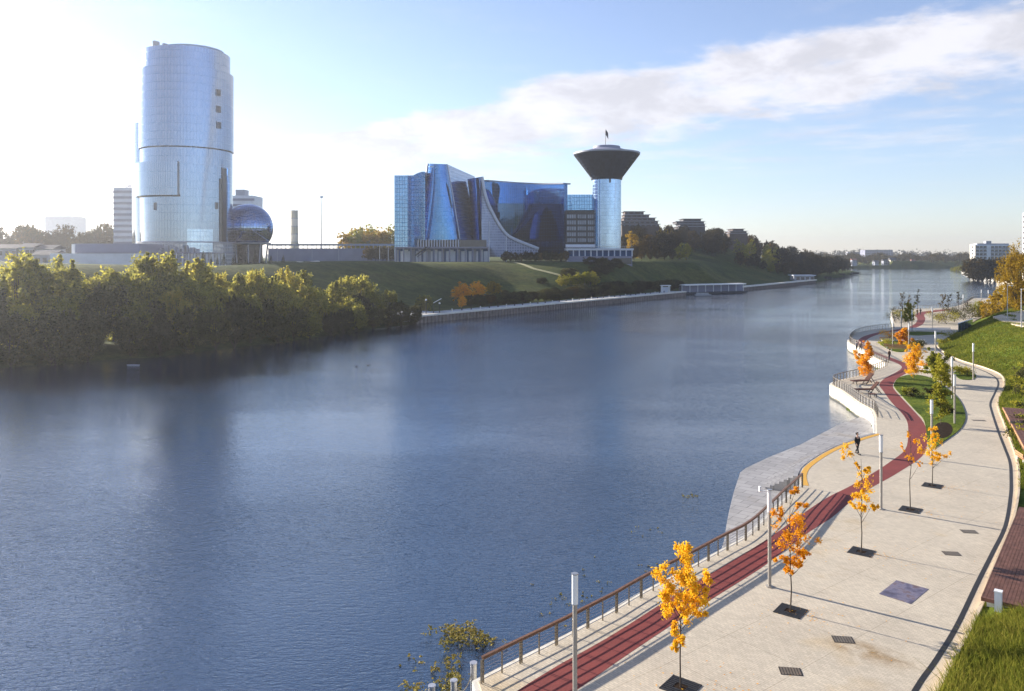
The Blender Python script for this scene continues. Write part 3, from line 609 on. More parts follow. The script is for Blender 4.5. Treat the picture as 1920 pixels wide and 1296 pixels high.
small_tree('young_tree', G(1714, 715), 4.8, COLY, 42, .085, 'leaf_yellow', 'bright yellow column tree behind red lane bend', depth=.6)
small_tree('young_tree', G(1764, 797), 6.2, COLG, 60, .10, 'leaf_lime', 'tall airy green sapling in the lawn bed')
small_tree('young_tree', G(1760, 722), 4.0, [(random.uniform(-1.1, 1.1), random.uniform(1.6, 3.6), .4) for _ in range(16)], 70, .12, 'leaf_lime', 'round yellow green tree behind the tall airy sapling')
small_tree('young_tree', G(1697, 652), 3.4, [(random.uniform(-1.2, 1.2), random.uniform(1.0, 2.7), .4) for _ in range(10)], 60, .14, 'leaf_orange', 'low orange tree beside benches in dark pointed bed')
small_tree('young_tree', G(1702, 618), 6.0, [(random.uniform(-.8, .8), z, .45) for z in np.linspace(2, 5.6, 10)], 50, .16, 'leaf_lime', 'yellow green sapling between the lamp pair and the plaza')
bare = [(1692, 592, 6.5, 'bare sapling, leftmost on the third terrace'), (1704, 590, 6.0, 'bare sapling with dark twigs, second on third terrace'), (1720, 586, 7.2, 'tallest bare sapling on the third terrace'), (1768, 592, 6.0, 'twiggy bare shrub tree, left one by the far path'), (1778, 590, 5.6, 'twiggy bare shrub tree, right one by the far path'), (1797, 582, 6.0, 'thin bare sapling near the far railing')]
for x, y, H, lab in bare:
    cl = [(random.uniform(-1, 1) * (.9 if 'shrub' in lab else .55), random.uniform(.35, .97) * H, .2) for _ in range(14)]
    small_tree('bare_sapling', G(x, y), H, cl, 7, .12, 'leaf_wood', lab, 'tree', 'bare saplings', tr=.07)
fv = []; ff = []; r_ = np.random.default_rng(8)
for (px, *_q) in near:
    c = G(*px)
    for _ in range(90):
        a = r_.uniform(0, 6.28); d = abs(r_.normal(0, 1.6)); x, y = c.x + .8 + math.cos(a) * d * 1.3, c.y - .5 + math.sin(a) * d; s_ = r_.uniform(.02, .05); n_ = len(fv); q = r_.uniform(0, 6.28)
        fv += [(x + math.cos(q + k * 1.57) * s_, y + math.sin(q + k * 1.57) * s_ * .7, PZ + .014 + r_.uniform(0, .012)) for k in range(4)]; ff.append((n_, n_ + 1, n_ + 2, n_ + 3))
tag(mk('fallen_leaves', fv, ff, M['leaf_orange'], kind='stuff'), 'fallen orange leaves scattered on the paving under maples', 'leaves')
#@@PART3
# ------------------------------------------------------------------ buildings: helpers
def loft(name, grid, mat, parent=None, back=None, smooth=False):
    """grid = rows of points; back = vector that closes the shell behind it; UV in metres"""
    r, c = len(grid), len(grid[0]); V = [Vector(p) for row in grid for p in row]; uv = []
    for j in range(r):
        u = 0
        for i in range(c):
            if i: u += (Vector(grid[r // 2][i]) - Vector(grid[r // 2][i - 1])).length
            uv.append((u, grid[j][i][2]))
    F = [(j * c + i, j * c + i + 1, (j + 1) * c + i + 1, (j + 1) * c + i) for j in range(r - 1) for i in range(c - 1)]
    if back is not None:
        n = r * c; b = Vector(back); V += [v + b for v in V]; uv += [(q[0] + b.length * .5, q[1]) for q in uv]
        F += [tuple(n + k for k in f[::-1]) for f in F[:]]
        rim = [i for i in range(c)] + [j * c + c - 1 for j in range(1, r)] + [(r - 1) * c + i for i in range(c - 2, -1, -1)] + [j * c for j in range(r - 2, 0, -1)]
        for k in range(len(rim)):
            a, d = rim[k], rim[(k + 1) % len(rim)]; F.append((d, a, a + n, d + n))
    return mk(name, V, F, mat, parent, uv, smooth)
def uvbox(name, x0, x1, y0, y1, z0, z1, mat, parent):
    V = []; F = []; uv = []
    def q(a, b, w):
        n = len(V); V.extend([(a[0], a[1], z0), (b[0], b[1], z0), (b[0], b[1], z1), (a[0], a[1], z1)]); uv.extend([(0, z0), (w, z0), (w, z1), (0, z1)]); F.append((n, n + 1, n + 2, n + 3))
    q((x0, y0), (x1, y0), x1 - x0); q((x1, y0), (x1, y1), y1 - y0); q((x1, y1), (x0, y1), x1 - x0); q((x0, y1), (x0, y0), y1 - y0)
    n = len(V); V.extend([(x0, y0, z1), (x1, y0, z1), (x1, y1, z1), (x0, y1, z1)]); uv.extend([(0, 0)] * 4); F.append((n, n + 1, n + 2, n + 3))
    return mk(name, V, F, mat, parent, uv)
def ring(name, cx, cy, prof, mat, parent, n=72, a0=0, a1=360, smooth=True, cap=True):
    """surface of revolution; prof = (radius, z); UV in metres"""
    V = []; uv = []; m = len(prof); rr = max(p[0] for p in prof)
    for i in range(n + 1):
        a = R(a0 + (a1 - a0) * i / n)
        for r, z in prof: V.append((cx + r * math.cos(a), cy + r * math.sin(a), z)); uv.append((rr * a, z))
    F = [(i * m + j, (i + 1) * m + j, (i + 1) * m + j + 1, i * m + j + 1) for i in range(n) for j in range(m - 1)]
    return mk(name, V, F, mat, parent, uv, smooth)
M['tower_glass'] = glass('silver_blue_tower_glass', (.215, .295, .42), (.203, .282, .405), 1.15, 3.1, .025, .92, .10, .035, wob=.0)
M['tower_glass2'] = glass('silver_glass_slab', (.24, .32, .445), (.226, .306, .43), .9, 6.2, .025, .92, .10, .035, wob=.0)
M['gov_glass'] = glass('blue_curtain_wall', (.07, .20, .43), (.05, .145, .32), 1.1, 1.9, .03, .88, .05, .12, wob=.012)
M['gov_pale'] = glass('pale_blue_curtain_wall', (.18, .35, .58), (.10, .20, .38), 1.3, 1.9, .10, .85, .08, .12, wob=.012)
M['gov_deep'] = glass('deep_blue_curtain_wall', (.04, .11, .27), (.027, .075, .19), 1.2, 1.9, .03, .9, .05, .12, wob=.012)
M['gov_grey'] = glass('grey_lattice_glazing', (.42, .45, .52), (.30, .32, .37), 1.4, 1.4, .22, .6, .2, .2, wob=.01)
M['cone_glass'] = glass('smoked_cone_glass', (.016, .020, .032), (.008, .010, .016), 1.3, 1.6, .08, .1, .12, .3)
M['shaft_glass'] = glass('pale_shaft_glass', (.34, .48, .68), (.24, .35, .53), 1.2, 1.8, .04, .9, .12, .08)
M['cone_glass'].node_tree.nodes['Principled BSDF'].inputs['Specular IOR Level'].default_value = .12
M['dome_glass'] = glass('mirror_dome_glass', (.20, .30, .50), (.07, .10, .18), 1.3, 1.3, .08, .95, .05, .2)
M['black_glass'] = plain('black_cladding', (.012, .016, .028), .25, .3, .3, .5)
M['window'] = plain('window_glass', (.05, .06, .08), .12, .4, .3, .6)
M['window_light'] = plain('pale_blind_window', (.16, .19, .25), .25, .3, .3, .3)
M['panel'] = plain('white_cladding', (.62, .65, .72), .5, 0, .08, .4)
M['panel_grey'] = plain('grey_cladding', (.30, .32, .38), .5, 0, .1, .4)
M['panel_lilac'] = plain('grey_blue_cladding', (.22, .23, .32), .6, 0, .1, .2)
M['brickwork'] = plain('dark_brick', (.10, .075, .065), .85, 0, .2, .5)
M['cream'] = plain('cream_render', (.62, .58, .50), .8, 0, .08, .4)
M['roof'] = plain('dark_roof', (.05, .05, .06), .7, 0, .2, .5)
M['roof_red'] = plain('red_roof', (.22, .09, .07), .8, 0, .2, .5)
M['pile'] = plain('sheet_pile', (.20, .165, .15), .8, .1, .35, .8)
M['stone_yellow'] = plain('pale_stone', (.50, .46, .36), .7, 0, .12, .5)
# ------------------------------------------------------------------ cylindrical tower on the left
TY = 320.0; ts = TY / FPX; tcx = (351 - 960) * ts; t_z = lambda y: CH - (y - HZ) * ts
gz = hz1(tcx, TY); tw = thing('cylindrical_tower', (tcx, TY, gz), 'tall cylindrical silver blue glass tower with projecting curved slab', 'tower')
rA, rB, rC = 76.3 * ts, 82.6 * ts, 80.5 * ts; zA, zAB, zBC, zp1, zp2, z0 = t_z(104), t_z(140), t_z(284), t_z(312), t_z(372), gz - 1
ring('upper_drum', tcx, TY, [(rA, zAB - 1), (rA, zA), (rA - .4, zA), (rA - .4, zA - 1)], M['tower_glass'], tw)
ring('middle_drum', tcx, TY, [(rC, zBC + .02), (rB, zBC), (rB, zAB), (rA - .1, zAB + .02)], M['tower_glass'], tw)
ring('reveal', tcx, TY, [(rC - .6, zBC - .55), (rC - .6, zBC + .5)], M['black_glass'], tw)
ring('lower_drum', tcx, TY, [(rC, z0 + 9), (rC, zBC - .45), (rC - .8, zBC - .43)], M['tower_glass'], tw)
ring('projecting_slab', tcx - .6, TY - .3, [(rC - .5, zp2), (rC + 1.0, zp2), (rC + 1.0, zp1), (rC - .5, zp1)], M['tower_glass2'], tw, 40, 168, 284)
ring('slab_painted_shadow', tcx, TY, [(rC + .05, zp2 - .5), (rC + .25, zp2 + .3)], M['black_glass'], tw, 40, 168, 284)  # black strip that paints in the shadow below the overhanging slab
a = R(284); ex, ey = tcx - .6 + math.cos(a) * (rC + .2), TY - .3 + math.sin(a) * (rC + .2)
MB().box((ex, ey, (zp1 + zp2) / 2), (.35, 1.9, zp1 - zp2), a + math.pi / 2).build('slab_end', M['black_glass'], tw)
MB().cyl(tcx, TY, zA - 1.3, zA - 1.0, rA - .3, n=48).build('roof', M['panel_grey'], tw)
rp = MB()
for i in range(16):
    an = R(random.uniform(185, 250)); q = random.uniform(.6, .9) * rA; MB().box((tcx + q * math.cos(an), TY + q * math.sin(an), zA + .2), (random.uniform(.8, 2.4), random.uniform(.8, 2), random.uniform(1.0, 4.6)), an).build('roof_plant', M['panel_grey'], tw)
ph = MB(); ph.cyl(tcx + 2, TY + 1, zA - 1, zA + 1.9, rA * .72, n=48); ph.build('penthouse', M['tower_glass'], tw)
def on_drum(px, r):
    """angle on the drum that shows at frame column px"""
    best = min((abs(960 + FPX * (tcx + r * math.cos(R(q))) / (TY + r * math.sin(R(q))) - px), q) for q in np.arange(185, 355, .25)); return R(best[1])
for px, y, w, h, r in ((409, 174, 1.9, 2.3, rB), (409.5, 205, 1.9, 2.3, rB), (410, 235, 1.9, 2.3, rB), (291, 387, .9, 2.6, rC), (406, 386, 1.0, 2.4, rC)):
    an = on_drum(px, r); c = (tcx + r * math.cos(an), TY + r * math.sin(an), CH - (y - HZ) * (TY + r * math.sin(an)) / FPX)
    wf = MB().box((c[0], c[1], c[2]), (.5, w + .3, h + .3), an).build('window', M['panel_grey'], tw); MB().box((tcx + (r + .14) * math.cos(an), TY + (r + .14) * math.sin(an), c[2]), (.3, w, h), an).build('pane', M['window'], wf)
an = on_drum(420, rC); MB().box((tcx + rC * math.cos(an), TY + rC * math.sin(an), (t_z(318) + t_z(470)) / 2), (.5, 2.6, t_z(318) - t_z(470)), an).build('service_slot', M['window'], tw)
an = on_drum(413, rC); MB().box((tcx + rC * math.cos(an), TY + rC * math.sin(an), (t_z(338) + t_z(470)) / 2), (.4, 1.1, t_z(338) - t_z(470)), an).build('service_slot', M['window'], tw)
ring('base_ring', tcx, TY, [(rC + .9, z0), (rC + .9, t_z(455)), (rC + .4, t_z(455))], M['gov_grey'], tw)
ring('base_band', tcx, TY, [(rC + 1.3, t_z(456)), (rC + 1.3, t_z(454)), (rC, t_z(454))], M['panel_lilac'], tw)
ring('stair_wrap', tcx, TY, [(rC + 1.2, z0), (rC + 1.2, t_z(432)), (rC, t_z(432))], M['shaft_glass'], tw, 16, 292, 322)
# second tower half hidden behind it
bx_, by_ = (331 - 960) * .25, 375.0; tb = thing('rear_tower', (bx_, by_, hz1(bx_, by_)), 'second glass tower mostly hidden behind the cylindrical tower', 'tower')
ring('drum', bx_, by_, [(75.5 * .25, 14), (75.5 * .25, 18.1 + 238 * .25), (15, 18.1 + 238 * .25)], M['tower_glass2'], tb)
ring('stair_shaft', (265 - 960) * .25, by_, [(.75, 70), (.75, 18.1 + 274 * .25), (0, 18.1 + 274 * .25)], M['panel'], tb, 16)
MB().box(((265 - 960) * .25, by_ , 18.1 + 275 * .25), (1.7, 1.7, 2.6)).build('shaft_cap', M['panel_grey'], tb)
# banded office slab behind
oY = 430.0; os_ = oY / FPX; X0, X1 = (213 - 960) * os_, (472 - 960) * os_; zt, zb = CH + 126 * os_, 12
ob = thing('banded_office_block', ((X0 + X1) / 2, oY, zb), 'white office slab with horizontal grey window bands behind the glass tower', 'building')
MB().b2(X0, X0 + 45, oY, oY + 16, zb, zt).build('wall', M['panel'], ob); MB().b2(X0 + 45.1, X1, oY + 3, oY + 19, zb, zt - 4).build('wall', M['panel'], ob)
for k in range(11):
    z = zt - 1.6 - k * 3.05
    if z > 14: MB().b2(X0 - .15, X0 + 45.05, oY - .2, oY + 3, z - 1.25, z).build('window_band', M['panel_lilac'], ob)
    z -= 4
    if z > 14: MB().b2(X0 + 45.3, X1 + .15, oY + 2.8, oY + 4, z - 1.25, z).build('window_band', M['panel_lilac'], ob)
MB().b2(X0 + 9, X0 + 18, oY + 2, oY + 12, zt, zt + 3.2).build('roof_plant', M['panel_grey'], ob); MB().b2(X1 - 10.5, X1 - 5.5, oY + 5, oY + 12, zt - 4, zt - .6).build('roof_plant', M['panel_grey'], ob)
def lettering(name, text, loc, size, mat, parent=None, rx=90, rz=0, ext=.06):
    cu = bpy.data.curves.new(name, 'FONT'); cu.body = text; cu.size = size; cu.extrude = ext
    tmp = bpy.data.objects.new('tmp', cu); COL.objects.link(tmp); dg = bpy.context.evaluated_depsgraph_get(); me = bpy.data.meshes.new_from_object(tmp.evaluated_get(dg)); bpy.data.objects.remove(tmp)
    me.name = name; me.materials.clear(); o = link(name, me, parent, mat, loc); o.rotation_euler = (R(rx), 0, R(rz)); return o
lettering('roof_sign', 'Ler', (X0 + 6.2, oY + .4, zt + .3), 2.7, M['panel_lilac'], ob, ext=.15)
# mirrored dome
dY = 336.0; ds = dY / FPX; dcx = (465.5 - 960) * ds; dcz = CH - (428 - HZ) * ds; dr = 45.5 * ds
dm = thing('mirror_dome', (dcx, dY, gz), 'mirrored blue glass dome beside the cylindrical tower', 'dome')
ring('shell', dcx, dY, [(dr * math.cos(R(q)), dcz + dr * math.sin(R(q))) for q in range(-36, 91, 6)], M['dome_glass'], dm, 64)
ring('collar', dcx, dY, [(dr * .84, dcz - dr * .60), (dr * .9, dcz - dr * .60), (dr * .9, dcz - dr * .64), (dr * .5, dcz - dr * .7)], M['panel_grey'], dm, 48)
for k in range(10):
    an = k * math.pi / 5; MB().tube([(dcx + dr * .8 * math.cos(an), dY + dr * .8 * math.sin(an), dcz - dr * .62), (dcx + dr * .72 * math.cos(an), dY + dr * .72 * math.sin(an), gz - .5)], .28, 6).build('strut', M['panel_grey'], dm)
ring('lobby', dcx, dY, [(dr * .55, gz - 1), (dr * .55, dcz - dr * .6)], M['black_glass'], dm, 32)
# low complex at the tower foot
lp = thing('entrance_podium', (tcx + 4, TY - 26, gz), 'pale glazed entrance podium with columns in front of the cylindrical tower', 'building')
pzt = CH - (459 - HZ) * 295 / FPX
uvbox('wall', A(262, 0, 298).x, A(425, 0, 298).x, 296, 303, gz - 2, pzt - 3.2, M['gov_grey'], lp)
MB().b2(A(258, 0, 298).x, A(428, 0, 298).x, 295, 303, pzt - 3.2, pzt - 2.8).build('roof_slab', M['panel_lilac'], lp)
for k in range(15):
    x = A(262 + k * 11.4, 0, 295).x; MB().cyl(x, 295.3, gz - 2, pzt - 3.2, .22, n=8).build('column', M['panel'], lp)
for k in range(9):
    x = A(300 + k * 8 + (k % 3) * 2, 0, 298).x; MB().b2(x, x + .9 + .5 * (k % 2), 297, 299, pzt - 2.8, pzt - 1.5 + (k * 7 % 4) * .5).build('roof_vent', M['panel_grey'], lp)
# flat roofed pavilion on the left
pv = thing('pavilion', A(200, 480, 285), 'long low grey pavilion with flat roof left of the tower', 'building')
MB().b2(A(138, 0, 282).x, A(262, 0, 282).x, 282, 300, CH - (474 - HZ) * .188, CH - (457 - HZ) * .188).build('roof_box', M['panel_lilac'], pv)
MB().b2(A(142, 0, 284).x, A(258, 0, 284).x, 284, 299, 8, CH - (474 - HZ) * .188).build('wall', M['panel_grey'], pv)
MB().prism([(A(100, 0, 278).x, 276), (A(140, 0, 278).x, 281), (A(262, 0, 278).x, 281), (A(282, 0, 278).x, 276)], 14, CH - (475.5 - HZ) * .186).build('terrace', M['panel'], pv)
MB().b2(A(138, 0, 282).x - .5, A(138, 0, 282).x + .6, 281.6, 283, 14, CH - (458 - HZ) * .188).build('edge_fin', M['white'], pv)
# ------------------------------------------------------------------ government building
GY = 400.0
def B(x, y, d=0): return A(x, y, GY + d)
def lerp(a, b, t): return a + (b - a) * t
gx = B(960, 0).x; gv = thing('government_building', B(950, 490), 'large blue glass office complex with curved sails and concave facade', 'building')
GB = 8.0
uvbox('left_wing', B(739.5, 0).x, B(765, 0).x, GY, GY + 34, GB, B(0, 329).z, M['gov_pale'], gv)
uvbox('wing_recess', B(765.1, 0, 6).x, B(776, 0, 6).x, GY + 5, GY + 30, GB, B(0, 329, 5).z, M['gov_deep'], gv)
g = []
for j in range(7):
    row = []
    for i in range(9):
        t = i / 8; px = lerp(771.5, 797, t); yt = lerp(331, 322, math.sin(t * math.pi * .55)); y = lerp(465, yt, j / 6); row.append(B(px, y, 4 - 2 * t))
    g.append(row)
loft('curved_wing', g, M['gov_pale'], gv, (3, 30, -1.5), True)
lx = [(780.4, 451), (786.5, 425), (791, 400), (795, 370), (798.5, 340), (802.8, 307)]; rx_ = [(862, 449), (858.8, 428), (855.4, 407), (851, 380), (846, 350), (838.5, 308)]
g = []
for (a0, b0), (a1, b1) in zip(lx, rx_):
    row = []
    for i in range(17):
        t = i / 16; s = math.sin(math.pi * t); ang = (t - .5) * math.pi * .62; k = .5 + .5 * math.sin(ang) / math.sin(math.pi * .31)
        row.append(B(lerp(a0, a1, k), lerp(b0, b1, k), 6 - 11 * (math.cos(ang) - math.cos(math.pi * .31))))
    g.append(row)
loft('sail_tower', g, M['gov_glass'], gv, (0, 9, 0), True)
edge = [B(a0 - .4, b0, 6.2) for a0, b0 in lx]; MB().tube(edge, .55, 8).build('sail_edge', M['white'], gv, True)
edge = [B(a0 + .2, b0, 6.2) for a0, b0 in rx_]; MB().tube(edge, .3, 8).build('sail_edge', M['panel'], gv, True)
MB().b2(B(806, 0).x, B(813, 0).x, B(0, 0, -1.5).y, B(0, 0, -1).y, B(0, 314, 0).z, B(0, 312.5, 0).z).build('sign_strip', M['white'], gv)
# wall that runs back from the sail
g = []
for j in range(6):
    v = j / 5; row = []
    for i in range(8):
        u = i / 7; a_ = B(lerp(862, 838.5, v), lerp(452, 308, v), 6.5); b_ = A(lerp(914, 890, v), lerp(455, 331, v), 459); row.append(a_.lerp(b_, u))
    g.append(row)
loft('side_wall', g, M['gov_pale'], gv, (-7, 6, 0))
# narrow second sail
l2 = [(884, 456), (884, 430), (882.5, 400), (880, 365), (876.5, 336)]; r2 = [(914, 456), (911.5, 430), (908.5, 400), (905.5, 365), (902.5, 331.5)]; g = []
for (a0, b0), (a1, b1) in zip(l2, r2):
    g.append([B(lerp(a0, a1, i / 8), lerp(b0, b1, i / 8), 30 - 5 * math.sin(math.pi * i / 8)) for i in range(9)])
loft('second_sail', g, M['gov_deep'], gv, (0, 10, 0), True)
# lattice atrium under the sweeping curve
crv = catmull([Vector((x, y, 0)) for x, y in [(903, 332), (905.5, 350), (909, 365), (915.5, 385), (923, 400), (934, 420), (949, 440), (966, 450), (983, 457), (1009, 467)]], 3)
g = [[B(p.x, 482, 18 - 6 * (p.x - 903) / 106) for p in crv], [B(p.x, (482 + p.y) / 2, 21 - 6 * (p.x - 903) / 106) for p in crv], [B(p.x, p.y, 25 - 8 * (p.x - 903) / 106) for p in crv]]
loft('lattice_atrium', g, M['gov_grey'], gv, (0, 3, 0))
MB().tube([B(p.x + 1, p.y - .4, 24.5 - 8 * (p.x - 903) / 106) for p in crv], .8, 8).build('sweeping_rib', M['panel'], gv, True)
# concave facade, the lower storeys leaning out
def fac(y0f, y1f, lean, rows):
    g = []
    for j in range(rows):
        v = j / (rows - 1); row = []
        for i in range(17):
            t = i / 16; px = lerp(906, 1063, t); y0 = y0f(t); y1 = y1f(t); d = 30 + 14 * math.sin(math.pi * t ** .8) - 12 * t; row.append(B(px, lerp(y0, y1, v), d + lean * (1 - v) * 1.0))
        g.append(row)
    return g
topy = lambda t: 339 + 7 * math.sin(min(1, t * 1.15) * math.pi * .5) - 1.5 * t * t; midy = lambda t: 381 + 1.5 * t; boty = lambda t: 476
loft('upper_facade', fac(midy, topy, -1.2, 5), M['gov_glass'], gv, (0, 12, 0), True)
loft('lower_facade', fac(boty, midy, 1.2, 5), M['gov_deep'], gv, (0, 10, 0), True)  # deep tint puts the darker reflection of this band into the glass colour
MB().sweep([B(lerp(906, 1063, i / 16), topy(i / 16), 33 + 14 * math.sin(math.pi * (i / 16) ** .8) - 12 * i / 16) for i in range(17)], 5.5, .7).build('parapet', M['panel_grey'], gv)
uvbox('facade_return', B(1057.5, 0, 18).x, B(1063.6, 0, 18).x, GY + 16.5, GY + 30, GB, B(0, 344.5, 17).z, M['gov_deep'], gv)
uvbox('link_strip', B(1063.7, 0, 14).x, B(1074, 0, 14).x, GY + 14, GY + 26, GB, B(0, 365, 14).z, M['gov_pale'], gv)
uvbox('upper_block', B(1072, 0, 9).x, B(1136, 0, 9).x, GY + 9, GY + 26, B(0, 396, 9).z, B(0, 365, 9).z, M['gov_pale'], gv)
uvbox('dark_block', B(1061, 0, 5).x, B(1128.5, 0, 5).x, GY + 5, GY + 25, GB, B(0, 394, 5).z, M['black_glass'], gv)
for c0, c1 in ((1063, 1080), (1083, 1099), (1102, 1116)):
    for y0, y1 in ((402.5, 409.5), (413.5, 421), (425, 432), (436, 443), (447, 454)):
        w_ = MB().b2(B(c0, 0, 5).x, B(c1, 0, 5).x, GY + 4.8, GY + 5.2, B(0, y1, 5).z, B(0, y0, 5).z).build('window', M['window_light'], gv)
        for k in range(1, 4): x = lerp(B(c0, 0, 5).x, B(c1, 0, 5).x, k / 4); MB().b2(x - .1, x + .1, GY + 4.72, GY + 4.8, B(0, y1, 5).z, B(0, y0, 5).z).build('mullion', M['black_glass'], w_)
uvbox('side_fin', B(1117, 0, 3).x, B(1128, 0, 3).x, GY + 3, GY + 5, GB, B(0, 394, 3).z, M['gov_deep'], gv)
MB().b2(B(1061, 0, 2).x, B(1116, 0, 2).x, GY + 2.5, GY + 5, B(0, 464, 3).z, B(0, 458.5, 3).z).build('white_band', M['panel'], gv)
# round tower with the dark funnel
sx, sy = B(1137.5, 0, 8).x, GY + 8; rs = 27 * (GY + 8) / FPX; zz_ = lambda y: CH - (y - HZ) * (GY + 8) / FPX
rt = thing('saucer_tower', (sx, sy, 12), 'round pale glass tower with dark funnel shaped top and flag', 'tower')
ring('shaft', sx, sy, [(rs, GB), (rs, zz_(333))], M['shaft_glass'], rt, 48)
ring('funnel', sx, sy, [(rs + .6, zz_(337)), (rs + .8, zz_(333)), (61.5 * .272, zz_(291.5)), (61.5 * .272, zz_(289.5)), (58 * .272, zz_(287.5))], M['cone_glass'], rt, 64, smooth=False)
ring('rim', sx, sy, [(62.2 * .272, zz_(290)), (62.2 * .272, zz_(287.3)), (57 * .272, zz_(286.8))], M['panel_grey'], rt, 64)
ring('roof', sx, sy, [(58 * .272, zz_(287.2)), (42 * .272, zz_(284)), (26 * .272, zz_(279)), (25 * .272, zz_(275)), (20 * .272, zz_(274)), (0, zz_(274))], M['panel_lilac'], rt, 48)
ring('waist', sx, sy, [(rs + .3, zz_(338)), (rs + .3, zz_(334))], M['black_glass'], rt, 48)
MB().box((sx + .8, sy - rs, zz_(341.5)), (.9, .5, 1.9)).build('window', M['window'], rt)
MB().cyl(sx - .6, sy, zz_(275), zz_(245), .16, .08, 8).build('mast', M['steel_dark'], rt)
fl = []; 
for i in range(7):
    for z in (0, 1): fl.append((sx - .5 + i * .22, sy + .35 * math.sin(i * 1.1), zz_(252.5) - i * .42 + z * 3.0))
mk('flag', fl, [(2 * i, 2 * i + 2, 2 * i + 3, 2 * i + 1) for i in range(6)], M['navy'], rt)
# terraces under the complex
pr = thing('right_terrace', (B(1125, 0).x, GY - 4, 9), 'raised terrace with columns below the saucer tower', 'terrace')
MB().b2(B(1061, 0, -6).x, B(1187, 0, -6).x, GY - 8, GY + 6, B(0, 469.6, -6).z, B(0, 466, -6).z).build('slab', M['panel'], pr)
for k in range(12): x = B(1064 + k * 11, 0, -7).x; MB().cyl(x, GY - 7.2, B(0, 481, -6).z, B(0, 469.6, -6).z, .3, n=10).build('column', M['panel'], pr)
MB().b2(B(1064, 0, -5).x, B(1185, 0, -5).x, GY - 4, GY + 4, B(0, 481, -6).z, B(0, 469.6, -6).z).build('glazing', M['gov_deep'], pr)
MB().b2(B(1065, 0, -9).x, B(1185, 0, -9).x, GY - 10, GY + 6, 4, B(0, 480.5, -6).z).build('base_wall', M['panel_lilac'], pr)
MB().b2(B(1150, 0, -10).x, B(1184, 0, -10).x, GY - 10.3, GY - 9.9, B(0, 495, -10).z, B(0, 484, -10).z).build('glazing', M['window'], pr)
for k in range(40): x = lerp(B(1061, 0, -8).x, B(1187, 0, -8).x, k / 39); MB().box((x, GY - 7.9, B(0, 466, -6).z + .5), (.07, .07, 1.0)).build('baluster', M['steel'], pr)
MB().b2(B(1061, 0, -8).x, B(1187, 0, -8).x, GY - 8, GY - 7.85, B(0, 466, -6).z + 1.0, B(0, 466, -6).z + 1.1).build('handrail', M['steel'], pr)
pl = thing('left_terrace', (B(828, 0).x, GY - 6, 9), 'pale colonnaded terrace under the curved sails', 'terrace')
MB().b2(B(741, 0, -8).x, B(918, 0, -8).x, GY - 9, GY + 20, B(0, 466, -8).z, B(0, 463, -8).z).build('slab', M['panel_lilac'], pl)
MB().b2(B(741, 0, -4).x, B(914, 0, -4).x, GY - 4, GY + 4, 6, B(0, 466, -8).z).build('glazing', M['gov_deep'], pl)
for k in range(24): x = B(744 + k * 7.1, 0, -4).x; MB().b2(x, x + .9 + .5 * (k % 3), GY - 4.2, GY - 3.9, 10, B(0, 468 + k % 2 * 3, -8).z).build('wall_panel', M['panel' if k % 4 else 'panel_grey'], pl)
for k in range(13): x = B(742 + k * 14.5, 0, -8).x; MB().cyl(x, GY - 8.5, 8, B(0, 466, -8).z, .3, n=10).build('column', M['panel_lilac'], pl)
for k in range(16): x = B(786 + k * 5, 0, 2).x; MB().cyl(x, GY - 2.5, B(0, 463, -2).z, B(0, 449.5, -2).z, .25, n=8).build('column', M['panel'], pl)
MB().b2(B(782, 0).x, B(912, 0).x, GY, GY + 5, B(0, 463, -2).z, B(0, 450, -2).z).build('lobby', M['window'], pl)
MB().tube([B(778, 480, -9.5), B(800, 463, -9.5)], .35, 6).tube([B(782, 482, -9.7), B(806, 464, -9.7)], .2, 6).build('ramp', M['steel_dark'], pl)
MB().cyl(B(917, 0, -12).x, GY - 12, 10, B(0, 415, -12).z, .22, .14, 8).build('mast', M['panel'], pl); MB().cyl(B(949, 0, -12).x, GY - 12, 10, B(0, 440, -12).z, .2, .14, 8).build('mast', M['panel'], pl)
# ------------------------------------------------------------------ plateau edge: road wall, masts, chimney
vw = thing('viaduct', A(625, 470, 440), 'long dark elevated road wall behind the lawn, between dome and offices', 'viaduct')
MB().b2(A(505, 0, 440).x, A(742, 0, 440).x, 438, 446, 10, CH - (466 - HZ) * .2933).build('wall', M['panel_lilac'], vw)
MB().b2(A(505, 0, 440).x, A(742, 0, 440).x, 437.6, 438.0, CH - (461 - HZ) * .2933, CH - (457.5 - HZ) * .2933).build('guard_rail', M['panel_grey'], vw)
for k in range(30): x = lerp(A(505, 0, 440).x, A(742, 0, 440).x, k / 29); MB().box((x, 437.8, CH - (462 - HZ) * .2933), (.3, .3, 3.0)).build('post', M['panel_grey'], vw)
ch = thing('chimney', A(552, 470, 470), 'pale round banded chimney stack left of the tall mast', 'chimney'); c0 = A(552, 0, 470)
for k in range(7):
    z0_ = 12 + k * 4.6; r_ = 2.35 - k * .05; MB().cyl(c0.x, 470, z0_, z0_ + 4.3, r_, n=20).build('drum', M['cream' if k % 2 else 'stone_yellow'], ch); MB().cyl(c0.x, 470, z0_ + 4.3, z0_ + 4.6, r_ + .2, n=20).build('collar', M['panel_grey'], ch)
c0 = A(603, 0, 450); ms = thing('floodlight_mast', (c0.x, 450, 14), 'very tall thin light mast between chimney and offices', 'mast')
MB().cyl(c0.x, 450, 12, CH + (478 - 370) * .3, .38, .14, 8).build('pole', M['panel_grey'], ms); MB().cyl(c0.x, 450, CH + 107 * .3, CH + 110 * .3, 1.0, n=10).build('light_ring', M['panel'], ms)
